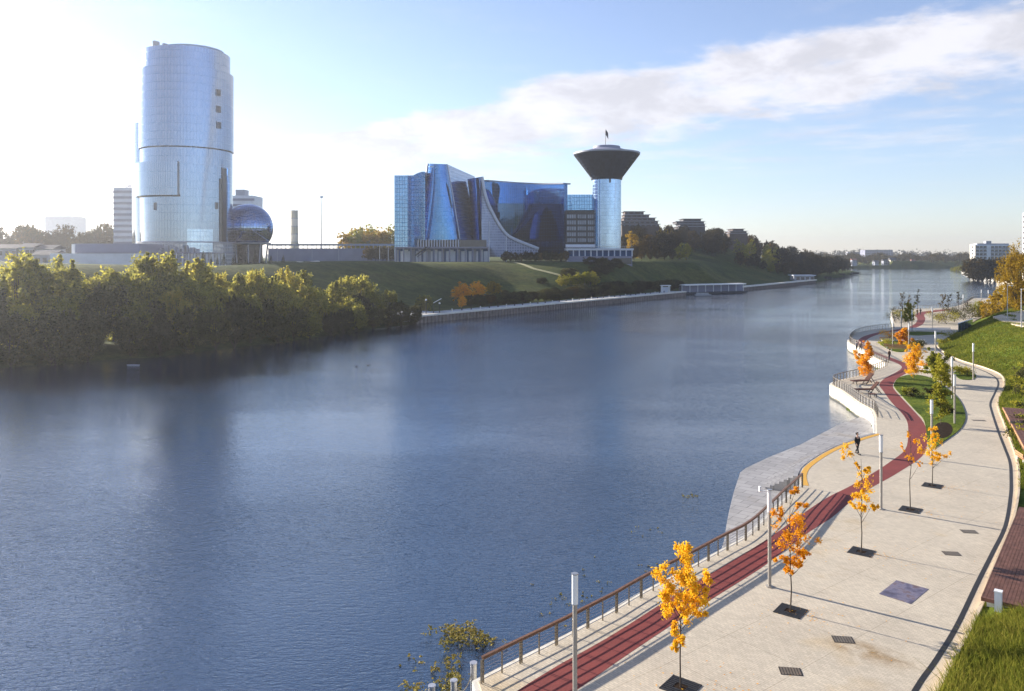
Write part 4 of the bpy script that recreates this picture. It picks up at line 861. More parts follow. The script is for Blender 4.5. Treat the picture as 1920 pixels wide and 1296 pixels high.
for k, px in enumerate((520, 585, 635, 712, 728)):
    p = A(px, 486, 405); z = hz1(p.x, 405); t = thing('street_lamp', (p.x, 405, z), 'thin street lamp on the plateau road, %s from the dome' % ORD[k], 'lamp post', 'street lamps on the plateau')
    MB().cyl(p.x, 405, z - .5, z + 8, .14, .09, 6).build('pole', M['panel_grey'], t); MB().box((p.x + .6, 405, z + 8), (1.6, .25, .15)).build('lamp_head', M['panel'], t)
# pale far building, houses on the left
fb = thing('distant_block', A(110, 450, 900), 'pale distant apartment block on the left skyline', 'building'); MB().b2(A(84, 0, 900).x, A(135, 0, 900).x, 900, 930, 5, CH + 72 * .6).build('wall', M['panel'], fb); MB().b2(A(86, 0, 900).x, A(133, 0, 900).x, 902, 928, CH + 72 * .6, CH + 73 * .6).build('roof', M['panel_grey'], fb)
for k, (x0, x1, y0, hh) in enumerate(((-10, 30, 466, 1), (34, 62, 464, 1), (66, 98, 467, 1), (60, 100, 478, 0))):
    Yh = 300 - 20 * (k == 3); p0 = A(x0, y0, Yh); p1 = A(x1, y0, Yh); zg = 8; t = thing('low_house', ((p0.x + p1.x) / 2, Yh, zg), ['pale low house at the left frame edge', 'pale low house, second from left edge', 'pale low house nearest the pavilion', 'small shed in front of the pale houses'][k], 'house', 'pale houses behind the left trees')
    MB().b2(p0.x, p1.x, Yh, Yh + 9, zg, p0.z).build('wall', M['panel_grey'], t); MB().add([(p0.x - .5, Yh - .5, p0.z), (p1.x + .5, Yh - .5, p0.z), (p1.x + .5, Yh + 9.5, p0.z), (p0.x - .5, Yh + 9.5, p0.z), (p0.x - .5, Yh + 4.5, p0.z + 1.6), (p1.x + .5, Yh + 4.5, p0.z + 1.6)], [(0, 1, 5, 4), (2, 3, 4, 5), (1, 2, 5), (3, 0, 4), (0, 3, 2, 1)]).build('roof', M['roof'], t)
    for q in range(3): x = lerp(p0.x, p1.x, (q + .6) / 3.2); MB().b2(x, x + 1.4, Yh - .06, Yh + .1, p0.z - 2.6, p0.z - 1.0).build('window', M['window'], t)
# apartment houses on the wooded hill
def flats(px0, px1, ytop, ybot, Y, tiers, label, mat='brickwork', roofm='roof', bal=False):
    t = thing('hilltop_apartments', A((px0 + px1) / 2, ybot, Y), label, 'building', 'apartment houses above the wood')
    s = Y / FPX; fh = (ybot - ytop) * s / len(tiers)
    for k, (a, b) in enumerate(tiers):
        x0 = A(lerp(px0, px1, a), 0, Y).x; x1 = A(lerp(px0, px1, b), 0, Y).x; z = CH - (ybot - HZ) * s + k * fh
        MB().b2(x0, x1, Y + k * .6, Y + 16 - k * .5, z - (14 if k == 0 else 0), z + fh - .3).build('wall', M[mat], t); MB().b2(x0 - .9, x1 + .9, Y + k * .6 - .9, Y + 16.5 - k * .5, z + fh - .3, z + fh).build('floor_slab', M['panel_grey' if k < len(tiers) - 1 else roofm], t)
        n = max(2, int((x1 - x0) / 3.2))
        for i in range(n):
            x = lerp(x0, x1, (i + .5) / n); w = MB().b2(x - .85, x + .85, Y + k * .6 - .08, Y + k * .6 + .05, z + .7, z + fh - .9).build('window', M['window_light'], t)
            MB().b2(x - .05, x + .05, Y + k * .6 - .13, Y + k * .6 - .08, z + .7, z + fh - .9).build('mullion', M['panel'], w)
flats(1166, 1236, 396, 426, 520, [(.0, 1), (.0, .97), (.06, .9), (.08, .74), (.1, .6)], 'stepped dark brick apartment house nearest the saucer tower')
flats(1256, 1322, 410, 429, 560, [(.25, 1), (.3, 1), (.2, .98), (.4, .9)], 'dark apartment house with glazed penthouse in the middle of ridge', 'roof')
flats(1368, 1402, 429, 441, 590, [(0, 1), (.05, .95), (.2, .8)], 'small dark apartment house at right end of the ridge')
# ------------------------------------------------------------------ left quay with sheet piling
q0, q1 = Vector((-25.4, 210, 0)), Vector((76, 350, 0)); qd = (q1 - q0).normalized(); qn = Vector((-qd.y, qd.x, 0)); ql = (q1 - q0).length
qt = thing('sheet_pile_quay', q0, 'straight quay of brown sheet piling with pale concrete cap across the river', 'quay wall')
pm = proto_mesh(MB().prism([(-.55, 0), (-.32, -.28), (.32, -.28), (.55, 0), (.55, .1), (-.55, .1)], -.8, 1.75), 'pile', M['pile']); rz = math.atan2(qd.y, qd.x)
npile = int(ql / 1.5)
for k in range(npile): link('pile', pm, qt, None, q0 + qd * (k + .5) * ql / npile, rz)
MB().sweep([q0 + qd * (ql * k / 20) + qn * .4 + Vector((0, 0, .5)) for k in range(21)], .6, 2.4).build('wall', M['pile'], qt)
MB().sweep([q0 + qd * (ql * k / 20) + qn * .9 + Vector((0, 0, 1.98)) for k in range(21)], 2.6, .44).build('cap', M['concrete'], qt)
strip('quay_walk', [q0 + qd * (ql * k / 12) + qn * 7 for k in range(13)], [q0 + qd * (ql * k / 12) + qn * 2.1 for k in range(13)], M['concrete_grey'], z=2.1)['label'] = 'grey walkway along the far quay'
MB_ = MB().prism([tuple((q0 + qn * 2 + qd * -3).xy), tuple((q0 + qn * 1 + qd * 14).xy), tuple((q0 + qn * 14 + qd * 14).xy), tuple((q0 + qn * 13 + qd * -3).xy)], .5, 2.2); tag(MB_.build('quay_plaza', M['concrete_grey']), 'pale paved landing at the near end of far quay', kind='structure')
for k in range(34):
    p = q0 + qd * (18 + k * (ql - 30) / 33) + qn * 2.6; t = tag(MB().cyl(p.x, p.y, 2.05, 2.75, .2, .16, 8).cyl(p.x, p.y, 2.75, 2.9, .24, .1, 8).build('mooring_bollard', M['concrete' if k % 3 == 0 else 'steel_dark']), '%s short bollard from the left in the row along far quay' % ORD[k], 'bollard', 'bollards on the far quay')
for k, d in enumerate((6, 9, 11.5)):
    p = q0 + qd * d + qn * 1.6; t = thing('quay_lamp', (p.x, p.y, 2.2), ['short lamp on the landing, nearest the willows', 'short lamp with white arm on the landing', 'short dark post on the landing, right of the lamps'][k], 'lamp post'); hh = (3.6, 2.8, 2.4)[k]
    MB().cyl(p.x, p.y, 2.15, 2.2 + hh, .13, .09, 8).build('pole', M['steel_dark'], t); (MB().cyl(p.x, p.y, 2.2 + hh, 2.6 + hh, .28, .2, 10) if k != 1 else MB().tube([(p.x, p.y, 2.2 + hh), (p.x + 2.2, p.y, 3.4 + hh)], .12, 6)).build('lamp_head', M['white'], t)
kp = q0 + qd * (ql - 12) + qn * 4; kt = thing('quay_kiosk', (kp.x, kp.y, 2.1), 'small white kiosk frame at the far end of the quay', 'kiosk')
for dx, dy in ((-1.6, -1.2), (1.6, -1.2), (1.6, 1.2), (-1.6, 1.2)): MB().box((kp.x + dx, kp.y + dy, 3.4), (.3, .3, 2.8)).build('post', M['white'], kt)
MB().box((kp.x, kp.y, 4.95), (4.2, 3.2, .3)).build('roof', M['white'], kt); MB().box((kp.x, kp.y + 1, 3.2), (3, .2, 2.2)).build('back_panel', M['panel'], kt)
# covered landing in the inlet and second quay
ln = thing('covered_landing', (92, 372, 0), 'long low blue and white covered landing in the inlet', 'landing stage')
l0, l1 = A(1277, 0, 368), A(1392, 0, 386); 
ld = Vector((l1.x - l0.x, 18, 0)); MB().sweep([Vector((l0.x, 368, 4.2)), Vector((l1.x, 386, 4.2))], 5, .5).build('roof', M['white'], ln); MB().sweep([Vector((l0.x, 370, 2.3)), Vector((l1.x, 388, 2.3))], 2, 3.4).build('wall', M['panel_lilac'], ln)
MB().sweep([Vector((l0.x, 367, .45)), Vector((l1.x, 385, .45))], 6, .7).build('deck', M['roof'], ln)
for k in range(9): p = Vector((lerp(l0.x, l1.x, k / 8), lerp(366.2, 384.2, k / 8), 2.3)); MB().box(p, (.25, .25, 3.6)).build('post', M['white'], ln)
tag(MB().box((84, 352, .4), (7, 2.2, .5)).box((84, 353, 1.0), (5.5, .15, .8)).build('floating_pontoon', M['concrete_grey']), 'small grey pontoon at the end of the sheet pile quay', 'pontoon')
s0, s1 = Vector((111.5, 394, 0)), Vector((194.6, 512, 0)); sd = (s1 - s0).normalized(); sn = Vector((-sd.y, sd.x, 0)); sl_ = (s1 - s0).length
q2 = thing('second_quay', s0, 'farther pale capped quay beyond the inlet', 'quay wall')
for k in range(int(sl_ / 2.2)): link('pile', pm, q2, None, s0 + sd * (k + .5) * 2.2, math.atan2(sd.y, sd.x))
MB().sweep([s0 + sn * .6 + Vector((0, 0, .6)), s1 + sn * .6 + Vector((0, 0, .6))], 1, 2.4).build('wall', M['pile'], q2); MB().sweep([s0 + sn * 1 + Vector((0, 0, 2.1)), s1 + sn * 1 + Vector((0, 0, 2.1))], 3.2, .6).build('cap', M['concrete'], q2)
bh = thing('boathouse', (s1.x - 3, s1.y - 2, 2), 'small pale boathouse at the end of the second quay', 'building'); bx0, bx1 = A(1492, 0, 505).x, A(1530, 0, 505).x
MB().b2(bx0, bx1, 508, 516, 1, 4.8).build('wall', M['panel_grey'], bh); MB().b2(bx0 - .8, bx1 + .8, 507, 517, 4.8, 5.3).build('roof', M['panel'], bh)
for k in range(4): MB().b2(bx0 + 1.5 + k * 3, bx0 + 3.5 + k * 3, 507.9, 508.2, 2.2, 4).build('window', M['window'], bh)
for k, (px, py, wd) in enumerate(((1560, 523, 16), (1585, 517, 14), (1612, 514.5, 22))):
    p = G(px, py, .4); t = thing('wooden_jetty', p, ['dark jetty nearest the second quay', 'dark jetty in the middle below the last trees', 'longest dark jetty reaching out at river bend'][k], 'jetty', 'dark jetties'); MB().box((p.x, p.y, .55), (wd, 3, .35)).build('deck', M['roof'], t)
    for q in range(5): MB().cyl(p.x - wd / 2 + .5 + q * (wd - 1) / 4, p.y - 1.3, -1, 1.3, .2, n=6).build('pile', M['pile'], t)
    MB().box((p.x - wd * .2, p.y, 1.5), (wd * .3, 2, 1.6)).build('shed', M['steel_dark'], t)
# paths on the far lawn
def drape(px, py, Y0=150, Y1=900):
    Ys = np.arange(Y0, Y1, 1.5); X = (px - 960) * Ys / FPX; z = CH - (py - HZ) * Ys / FPX; h = height(X, Ys); k = int(np.argmax(h > z)); return Vector((X[k], Ys[k], h[k]))
def ground_path(name, px, w, mat, label, Yf):
    P = resample([drape(x, y) for x, y in px], 3); V = []
    for s in (1, -1):
        for p in offset(P, s * w / 2): V.append((p.x, p.y, hz1(p.x, p.y) + .25))
    n = len(P); tag(mk(name, V, [(i, n + i, n + i + 1, i + 1) for i in range(n - 1)], mat), label, kind='structure')
M['straw'] = plain('dry_grass', (.34, .32, .16), .9, 0, .15, 1)
#@@PART4
# ------------------------------------------------------------------ trees on the far bank
random.seed(21); rng = np.random.default_rng(21)
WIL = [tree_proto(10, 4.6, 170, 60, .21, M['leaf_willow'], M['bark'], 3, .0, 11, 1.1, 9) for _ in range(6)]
GRN = [tree_proto(10, 4.4, 160, 56, .20, M['leaf_green'], M['bark'], 2, .0, 10, 1.1, 8) for _ in range(2)]  # dark leaves; in the willow rows the dark tone stands for shade
WOOD = [tree_proto(14, 5.2, 190, 36, .26, M['leaf_wood'], M['bark'], 1, .08, 10, 1.0, 12) for _ in range(6)]
BIR = [tree_proto(12, 3.6, 150, 36, .22, M['leaf_birch'], M['bark_pale'], 1, .1, 9) for _ in range(3)]
LIM = [tree_proto(12, 4.0, 150, 36, .24, M['leaf_lime'], M['bark_pale'], 2, .04, 9) for _ in range(2)]
LSV = [Vector((x, y, 0)) for x, y in LSH[2:8]]; shore = resample(LSV, 1.0); nS = len(shore)
prof = [(-400, 492), (-60, 492), (0, 500), (40, 486), (80, 488), (150, 500), (230, 496), (300, 503), (350, 498), (400, 504), (440, 512), (500, 502), (545, 500), (575, 508), (600, 536), (640, 530), (670, 520), (700, 511), (740, 516), (770, 535), (790, 560)]
def topy_at(px): return float(np.interp(px, [p[0] for p in prof], [p[1] for p in prof]))
rows = [(0.6, .50, 'front row of willows at the water edge'), (7.5, .70, 'middle row of the left bank willows'), (15, 1.0, 'back row of the left bank willows')]
for r, (din, frac, rl) in enumerate(rows):
    k = 0; s = nS - 2.0 - 1.6 * r
    while s > 4:
        i = int(s); p = shore[i]; tdir = (shore[min(i + 1, nS - 1)] - shore[max(i - 1, 0)]).normalized(); nrm = Vector((-tdir.y, tdir.x, 0))
        q = p + nrm * (din + random.uniform(-1.5, 1.5)); px = 960 + FPX * q.x / q.y
        if px > -140:
            zt = CH - (topy_at(px) + random.uniform(-10, 5) - HZ) * q.y / FPX; zg = hz1(q.x, q.y); H = max(3.5, (zt - zg) * (frac * random.uniform(.72, 1.15) if r < 2 else random.uniform(.85, 1.12)))
            pr_ = random.choice(WIL) if r == 2 else random.choice(WIL + GRN) if r else random.choice(GRN + GRN + WIL[:1])  # front rows mostly dark crowns, their shade put into the leaf colour; back row bright
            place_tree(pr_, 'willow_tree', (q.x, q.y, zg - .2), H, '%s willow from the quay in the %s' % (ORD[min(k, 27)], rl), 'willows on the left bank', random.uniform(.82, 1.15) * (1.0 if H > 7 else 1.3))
            k += 1
        s -= random.uniform(4.6, 6.4)
# low bushes between the willow row and the lawn
for k, (x, y, Y, H) in enumerate(((606, 545, 196, 5), (625, 548, 205, 5.5), (650, 548, 208, 6), (795, 570, 232, 5))):
    p = A(x, y, Y); place_tree(random.choice(WIL), 'bush', (p.x, p.y, hz1(p.x, p.y) - .2), H, ['low bush in the dip of willow row', 'low bush right of the dip', 'rounded bush left of the last willows', 'bush behind the landing'][k], None, 1.3, cat='bush')
# conifers by the dome
def spruce(H):
    C = []; Rr = []
    for z in np.linspace(.12, .97, 12):
        r = (1 - z) * .24 * H + .05
        for a in range(7): C.append((math.cos(a * .9 + z * 9) * r * .7, math.sin(a * .9 + z * 9) * r * .7, z * H)); Rr.append(r * .42 + .12)
    cr = leaf_mesh('crown', C, Rr, 14, .22, M['leaf_spruce'], squash=.6); me = bpy.data.meshes.new('trunk'); mb = MB().tube([(0, 0, -.3), (0, 0, H * .97)], [.18, .03], 6); me.from_pydata([tuple(v) for v in mb.V], [], mb.F); me.materials.append(M['bark']); return me, cr, H
SP = spruce(9.0)
for k, (x, yt, Y) in enumerate(((381, 471, 262), (396, 484, 258), (408, 486, 262), (420, 474, 266), (437, 482, 262), (449, 480, 268), (462, 489, 258), (478, 470, 270), (492, 480, 262), (508, 486, 268), (531, 488, 270))):
    p = A(x, 500, Y); zg = hz1(p.x, p.y); zt = CH - (yt - HZ) * Y / FPX; place_tree(SP, 'spruce_tree', (p.x, p.y, zg), max(3, zt - zg), '%s dark spruce from the left at the foot of the glass tower' % ORD[k], 'spruces below the dome', 1.1)
# hazy trees on the left skyline and by the offices
def scatter(protos, spots, name, label, group, wmin=.85, wmax=1.15, many=False):
    for k, (px, yt, Y) in enumerate(spots):
        X = (px - 960) * Y / FPX; zg = hz1(X, Y); zt = CH - (yt - HZ) * Y / FPX
        place_tree(random.choice(protos), name, (X, Y, zg - .2), max(4, zt - zg), label % ORD[k] if '%' in label else label, group, random.uniform(wmin, wmax))
scatter(WOOD, [(x, 430 + 9 * math.sin(x * .09) + random.uniform(-4, 5) + (14 if 130 < x < 150 else 0), random.uniform(390, 440)) for x in range(-30, 225, 15)], 'skyline_tree', '%s tree from the left on hazy left skyline', 'trees on the left skyline')
scatter(BIR + LIM, [(648, 434, 470), (659, 426, 480), (671, 430, 470), (683, 424, 480), (695, 428, 470), (706, 419, 485), (718, 424, 470), (729, 420, 480), (741, 424, 475)], 'autumn_birch', '%s pale autumn tree from the left, left of the glass offices', 'autumn trees beside the offices', 1.0, 1.3)
scatter(WOOD, [(690 + 7 * k, 463 + (k % 3), 425) for k in range(8)], 'dark_bush', '%s dark bush along road wall left of the offices', 'bushes along the road wall', 1.2, 1.5)
# dark hedge in front of the facade
scatter(WOOD, [(948 + 9.5 * k, 470 + (k * 5 % 4), 372 + (k % 2) * 5) for k in range(13)], 'hedge_tree', '%s brown bush from the left in front of the concave facade', 'bushes below the concave facade', 1.0, 1.3)
# orange trees and bushes on the quay
OR = [tree_proto(9, 4.2, 170, 44, .18, M['leaf_orange'], M['bark'], 1, .02, 9) for _ in range(2)]
YE = tree_proto(9, 4.2, 170, 44, .18, M['leaf_birch'], M['bark'], 1, .02, 9)
for k, (x, y, yt, pr_, lab) in enumerate(((868, 570, 528, OR[0], 'large orange tree on the quay, left of three'), (893, 566, 527, OR[1], 'large orange tree on the quay, middle of three'), (926, 562, 526, YE, 'large ochre tree on the quay, right of three'), (867, 577, 553, OR[1], 'small bright orange tree in front of the large ones'))):
    Y = 1500 * (CH - 2.2) / (y - HZ); X = (x - 960) * Y / FPX; zg = max(2.1, hz1(X, Y)); place_tree(pr_, 'orange_tree', (X, Y, zg - .1), CH - (yt - HZ) * Y / FPX - zg, lab, 'orange trees on the far quay', 1.15 if k < 3 else .8)
bl = [(885 + 12.5 * k + random.uniform(-3, 3), 553 - k * .55 + random.uniform(-3, 3), None) for k in range(32)]
for k, (x, yt, _) in enumerate(bl):
    yb_ = 572 - k * .98; Y = 1500 * (CH - 2.2) / (yb_ - HZ); X = (x - 960) * Y / FPX; zg = max(2.0, hz1(X, Y)); H = max(1.6, CH - (yb_ - 16 - random.uniform(0, 5) - HZ) * Y / FPX - zg)
    place_tree(random.choice(GRN + WOOD[:1]), 'quay_bush', (X, Y, zg - .3), H, '%s low dark bush from the left in the row behind far quay' % ORD[k], 'bushes behind the far quay', 2.0, cat='bush')
sb_ = sorted(random.uniform(945, 1260) for _ in range(46))
for k, px in enumerate(sb_):
    d_ = random.uniform(10, 34); base = q0 + qd * (ql * (px - 785) / 500) ; p = base + qn * d_; H = random.uniform(1.5, 3.2) + (1 if px > 1100 else 0)
    place_tree(random.choice(GRN), 'slope_bush', (p.x, p.y, hz1(p.x, p.y) - .3), H, '%s dark bush from the left on the slope above far quay' % ORD[k], 'bushes on the slope above the far quay', 2.4, cat='bush')
sun_b = [(1052 + 9 * k, 521 - 3.2 * math.sin(k * .35) - k * .8, 318 + k) for k in range(8)]
for k, (x, yt, Y) in enumerate(sun_b):
    X = (x - 960) * Y / FPX; zg = hz1(X, Y); place_tree(random.choice(LIM), 'sunlit_bush', (X, Y, zg - .3), max(2, CH - (yt - 6 - HZ) * Y / FPX - zg), '%s yellow green bush from the left in the sunlit strip' % ORD[k], 'sunlit bushes above the quay', 1.3, cat='bush')
ground_path('dry_grass_ridge', [(955, 492), (1000, 505), (1030, 513), (1056, 521)], 2.0, M['straw'], 'straw coloured path down the dark lawn', 0)
ground_path('lawn_road', [(505, 491), (560, 491.5), (592, 492)], 3, M['concrete'], 'pale road behind the willows', 0)
# wood on the hill
sil = [(1166, 420), (1240, 422), (1300, 426), (1360, 428), (1404, 437), (1450, 452), (1500, 466), (1550, 476), (1595, 488)]
wood = []
for k in range(120):
    px = random.uniform(1172, 1592); r = random.random(); Y0 = 440 + 190 * (px - 1172) / 420; Y = Y0 + r * 150
    X = (px - 960) * Y / FPX; zg = hz1(X, Y)
    if zg < 1.6: continue
    ys_ = float(np.interp(px, [p[0] for p in sil], [p[1] for p in sil])); zmax = CH - (ys_ + random.uniform(-3, 4) - HZ) * Y / FPX
    H = min(random.uniform(11, 18), zmax - zg)
    if H < 4: continue
    gold = px < 1290 and random.random() < .3; pale = 1370 < px < 1460 and r < .25
    wood.append((px, X, Y, zg, H, 'golden birch' if gold else 'pale green tree' if pale else 'dark autumn tree', 'lower' if r < .33 else 'middle' if r < .66 else 'upper'))
for k in range(30):
    px = 1175 + k * 14.2; Y = 425 + 175 * (px - 1172) / 420; X = (px - 960) * Y / FPX; zg = hz1(X, Y)
    if zg < 1.2 or (1300 < px < 1380): continue
    wood.append((px, X, Y, zg, random.uniform(6, 11), 'low edge tree', 'bottom'))
wood.sort(key=lambda w: w[0]); cnt = {}
for px, X, Y, zg, H, kd, row in wood:
    c_ = cnt[(kd, row)] = cnt.get((kd, row), 0) + 1
    pr_ = random.choice({'golden birch': BIR, 'pale green tree': LIM, 'dark autumn tree': WOOD, 'low edge tree': WOOD + WOOD + (LIM if px < 1480 else [])}[kd])
    place_tree(pr_, 'hillside_tree', (X, Y, zg - .2), H, '%s %s from the left in the %s belt of hillside wood' % (ORD[c_ - 1], kd, row), 'trees of the hillside wood', random.uniform(.95, 1.25))
# far shore: woods as one mass, houses, blocks
C = []; Rr = []
for _ in range(1500):
    px = random.uniform(1540, 1900); Y = random.uniform(1105, 1500); X = (px - 960) * Y / FPX; zg = 5; C.append((X, Y, zg + random.uniform(0, 9 + 6 * math.sin(px * .06) ** 2))); Rr.append(random.uniform(2.2, 5))
o = link('far_woods', leaf_mesh('far_woods', C, Rr, 36, 1.0, M['leaf_wood'])); tag(o, 'distant wooded shore at the end of the river', 'woods', kind='stuff')
C = []; Rr = []
for _ in range(900):
    px = random.uniform(-200, 1960); Y = random.uniform(2000, 2800); X = (px - 960) * Y / FPX; C.append((X, Y, 8 + random.uniform(0, 15 + 5 * math.sin(px * .02)))); Rr.append(random.uniform(6, 16))
o = link('horizon_woods', leaf_mesh('horizon_woods', C, Rr, 30, 3.0, M['leaf_wood'])); tag(o, 'bluish wooded horizon beyond the river', 'woods', kind='stuff')
def house(px0, px1, yt, yb_, Y, wall, roofm, label, nwin=3, rows_=2, flatr=False, name='distant_house', group='houses on the far shore'):
    s = Y / FPX; x0, x1 = A(px0, 0, Y).x, A(px1, 0, Y).x; z0_, z1_ = CH - (yb_ - HZ) * s, CH - (yt - HZ) * s; t = thing(name, ((x0 + x1) / 2, Y, z0_), label, 'building', group); D = max(8, (x1 - x0) * .4); rh = 0 if flatr else (z1_ - z0_) * .35
    MB().b2(x0, x1, Y, Y + D, z0_ - 6, z1_ - rh).build('wall', M[wall], t)
    if flatr: MB().b2(x0 - .4, x1 + .4, Y - .4, Y + D + .4, z1_, z1_ + .6).build('roof', M[roofm], t)
    else: MB().add([(x0 - .5, Y - .5, z1_ - rh), (x1 + .5, Y - .5, z1_ - rh), (x1 + .5, Y + D, z1_ - rh), (x0 - .5, Y + D, z1_ - rh), (x0 - .5, Y + D / 2, z1_), (x1 + .5, Y + D / 2, z1_)], [(0, 1, 5, 4), (2, 3, 4, 5), (1, 2, 5), (3, 0, 4), (0, 3, 2, 1)]).build('roof', M[roofm], t)
    for r in range(rows_):
        for i in range(nwin):
            x = lerp(x0, x1, (i + .5) / nwin); w = (x1 - x0) / nwin * .27; zc = lerp(z0_, z1_ - rh, (r + .55) / rows_); hh = (z1_ - rh - z0_) / rows_ * .28
            MB().b2(x - w, x + w, Y - .12, Y + .1, zc - hh, zc + hh).build('window', M['window'], t)
    return t
house(1598, 1607, 485, 493, 1090, 'panel_grey', 'roof_red', 'cream house at left of the far shore'); house(1670, 1681, 483, 496, 1095, 'stone_yellow', 'roof', 'bright white gabled house on the far shore')
house(1657, 1667, 486, 496, 1100, 'panel_grey', 'roof', 'pale blue house left of the white gabled one'); house(1711, 1720, 486, 495, 1120, 'panel_grey', 'roof_red', 'small cream house in the far trees'); house(1640, 1648, 488, 496, 1094, 'panel_grey', 'roof', 'grey house low on the far shore')
house(1622, 1674, 469, 486, 1900, 'panel_lilac', 'roof', 'long bluish apartment slab on the horizon', 12, 4, True); house(1590, 1616, 473, 486, 2000, 'panel_grey', 'roof', 'faint lower slab on horizon left of the long one', 6, 3, True)
# white apartment block on the right
bl_ = thing('apartment_block', A(1855, 497, 640), 'long white apartment block with grey balconies on right bank', 'building'); Yb = 640; s = Yb / FPX
x0, x1, zt, zb = A(1829, 0, Yb).x, A(1893, 0, Yb).x, CH + (478 - 459) * s, 4
MB().b2(x0, x1, Yb, Yb + 7, zb, zt).build('wall', M['panel'], bl_); MB().b2(x0 - .4, x0 - .05, Yb - .3, Yb + 7.2, zb, zt + .4).build('end_wall', M['cream'], bl_)
MB().b2(x0 + 2, x1, Yb + 1, Yb + 6, zt, zt + 1).build('roof', M['panel_grey'], bl_); MB().b2(A(1851, 0, Yb).x, A(1861, 0, Yb).x, Yb + 1.5, Yb + 5, zt + 1, zt + 3).build('roof_house', M['panel_grey'], bl_)
for f in range(6):
    for c in range(9):
        if c == 3: continue
        xa = lerp(x0, x1, (c + .12) / 9); xb_ = lerp(x0, x1, (c + .9) / 9); z = zt - 1.0 - f * 2.9
        w = MB().b2(xa, xb_, Yb - .15, Yb + .1, z - 1.7, z).build('window', M['window'], bl_); MB().b2(xa, xb_, Yb - .7, Yb - .16, z - 2.3, z - 1.5).build('balcony', M['panel_grey'], w)
for f in range(7): z = zt - 1.2 - f * 2.7; MB().b2(x0 - .5, x0 - .38, Yb + 2.4, Yb + 4.4, z - 1.3, z).build('window', M['window'], bl_)
hr_ = thing('white_tower_block', A(1925, 470, 420), 'white tower block cut by the right frame edge', 'building'); MB().b2(A(1917, 0, 424).x, A(1990, 0, 420).x, 420, 424, 4, CH + 78 * .28).build('wall', M['white'], hr_); MB().b2(A(1916.5, 0, 425).x, A(1992, 0, 420).x, 419.6, 424.4, CH + 78 * .28, CH + 80 * .28).build('roof', M['panel_grey'], hr_)
for f in range(8): MB().b2(A(1918.5, 0, 420).x, A(1921.5, 0, 420).x, 419.9, 420.1, CH + 74 * .28 - f * 2.8 - 1.4, CH + 74 * .28 - f * 2.8).build('window', M['window'], hr_)
# trees and slopes on the right bank
bg_t = tree_proto(16, 5.0, 330, 60, .17, M['leaf_birch'], M['bark'], 1, .04, 12, 1.5)
place_tree(bg_t, 'golden_tree', ((1913 - 960) * 172 / FPX, 172, 5.0), 16.0, 'big golden weeping tree at the right frame edge', None, .85)
scatter(BIR + LIM, [(1888, 536, 185), (1903, 528, 200), (1870, 549, 215), (1852, 560, 200), (1838, 563, 212)], 'yellow_tree', '%s yellowish tree from the right, below the golden tree', 'yellow trees on the right bank', 1.0, 1.3)
scatter(WOOD, [(1826 + 8 * k, 483 + (k % 3) * 2, 560) for k in range(9)], 'dark_tree', '%s dark tree in front of the white apartment block', 'trees below the apartment block', 1.0, 1.4)
scatter(LIM, [(1786, 501, 900), (1795, 499, 860), (1804, 497, 840), (1813, 498, 800)], 'bank_bush', '%s olive bush on far right bank point', 'bushes on the far right bank', 1.4, 1.8)
for k in range(3):
    P = [(RSH[3], RSH[4]), (RSH[4], RSH[5]), (RSH[5], RSH[6])][k]
pq = [Vector((x, y, .5)) for x, y in RSH[2:]]; tag(MB().sweep(pq, 1.6, 1.8).build('far_quay_edge', M['concrete']), 'pale quay edging curving along the far right bank', 'quay wall')
fs = thing('water_stairs', (206, 335, 0), 'pale stepped concrete embankment at the far right bend', 'steps')
for k in range(5): MB().box((212 + k * 2.2, 338 + k * 1.2, .3 + k * .35), (16, 4.5, .7 + k * .0), R(-18)).build('step', M['concrete'], fs)
#@@PART5
# ------------------------------------------------------------------ furniture and details on the promenade
random.seed(5); rng = np.random.default_rng(5)
rz0 = R(52)
def hatch(px, w, h, label, rot=0.0):
    p = G(*px); t = thing('floor_hatch', (p.x, p.y, PZ), label, 'hatch', 'dark hatches in the paving'); MB().box((p.x, p.y, PZ + .006), (w, h, .006), rot).build('frame', M['steel_dark'], t)
    for k in range(7):
        u = (k - 3) * w / 7.6; MB().box((p.x + u * math.cos(rot), p.y + u * math.sin(rot), PZ + .012), (w / 11, h * .9, .008), rot).build('slat', M['bronze'], t)
for px, lab in (((1581, 1199.5), 'dark rectangular hatch beside the rusty stain'), ((1482.5, 1259), 'dark rectangular hatch nearest the camera'), ((1817, 997), 'dark hatch, upper of two near wooden deck'), ((1784, 1038), 'dark hatch, lower of two near wooden deck'), ((1835.5, 788.6), 'small dark hatch far up the grey path')): hatch(px, .85 if px[1] > 900 else 1.2, .62 if px[1] > 900 else .6, lab, R(-8))
pc = [G(1648, 1113.8), G(1680.7, 1088.2), G(1741.3, 1104.7), G(1707.8, 1132.9)]
def picmat():
    m, t, b = newmat('printed_floor_plate'); p = coords(t, 'World'); n = noise(t, mapping(t, p, (1.0, 1.0, 1), (0, 0, R(35))), 1.5, 5, .6)
    c = ramp(t, n, [(.33, (.05, .032, .045)), (.45, (.085, .075, .12)), (.55, (.17, .15, .20)), (.64, (.12, .07, .06)), (.75, (.13, .12, .19))]); t.links.new(c, b.inputs['Base Color']); b.inputs['Roughness'].default_value = .35; return m
fp = flat('floor_plate', [(p.x, p.y) for p in pc[::-1]], PZ - .02, PZ + .01, picmat(), kind=None); tag(fp, 'violet brown printed plate set into the paving', 'floor plate')
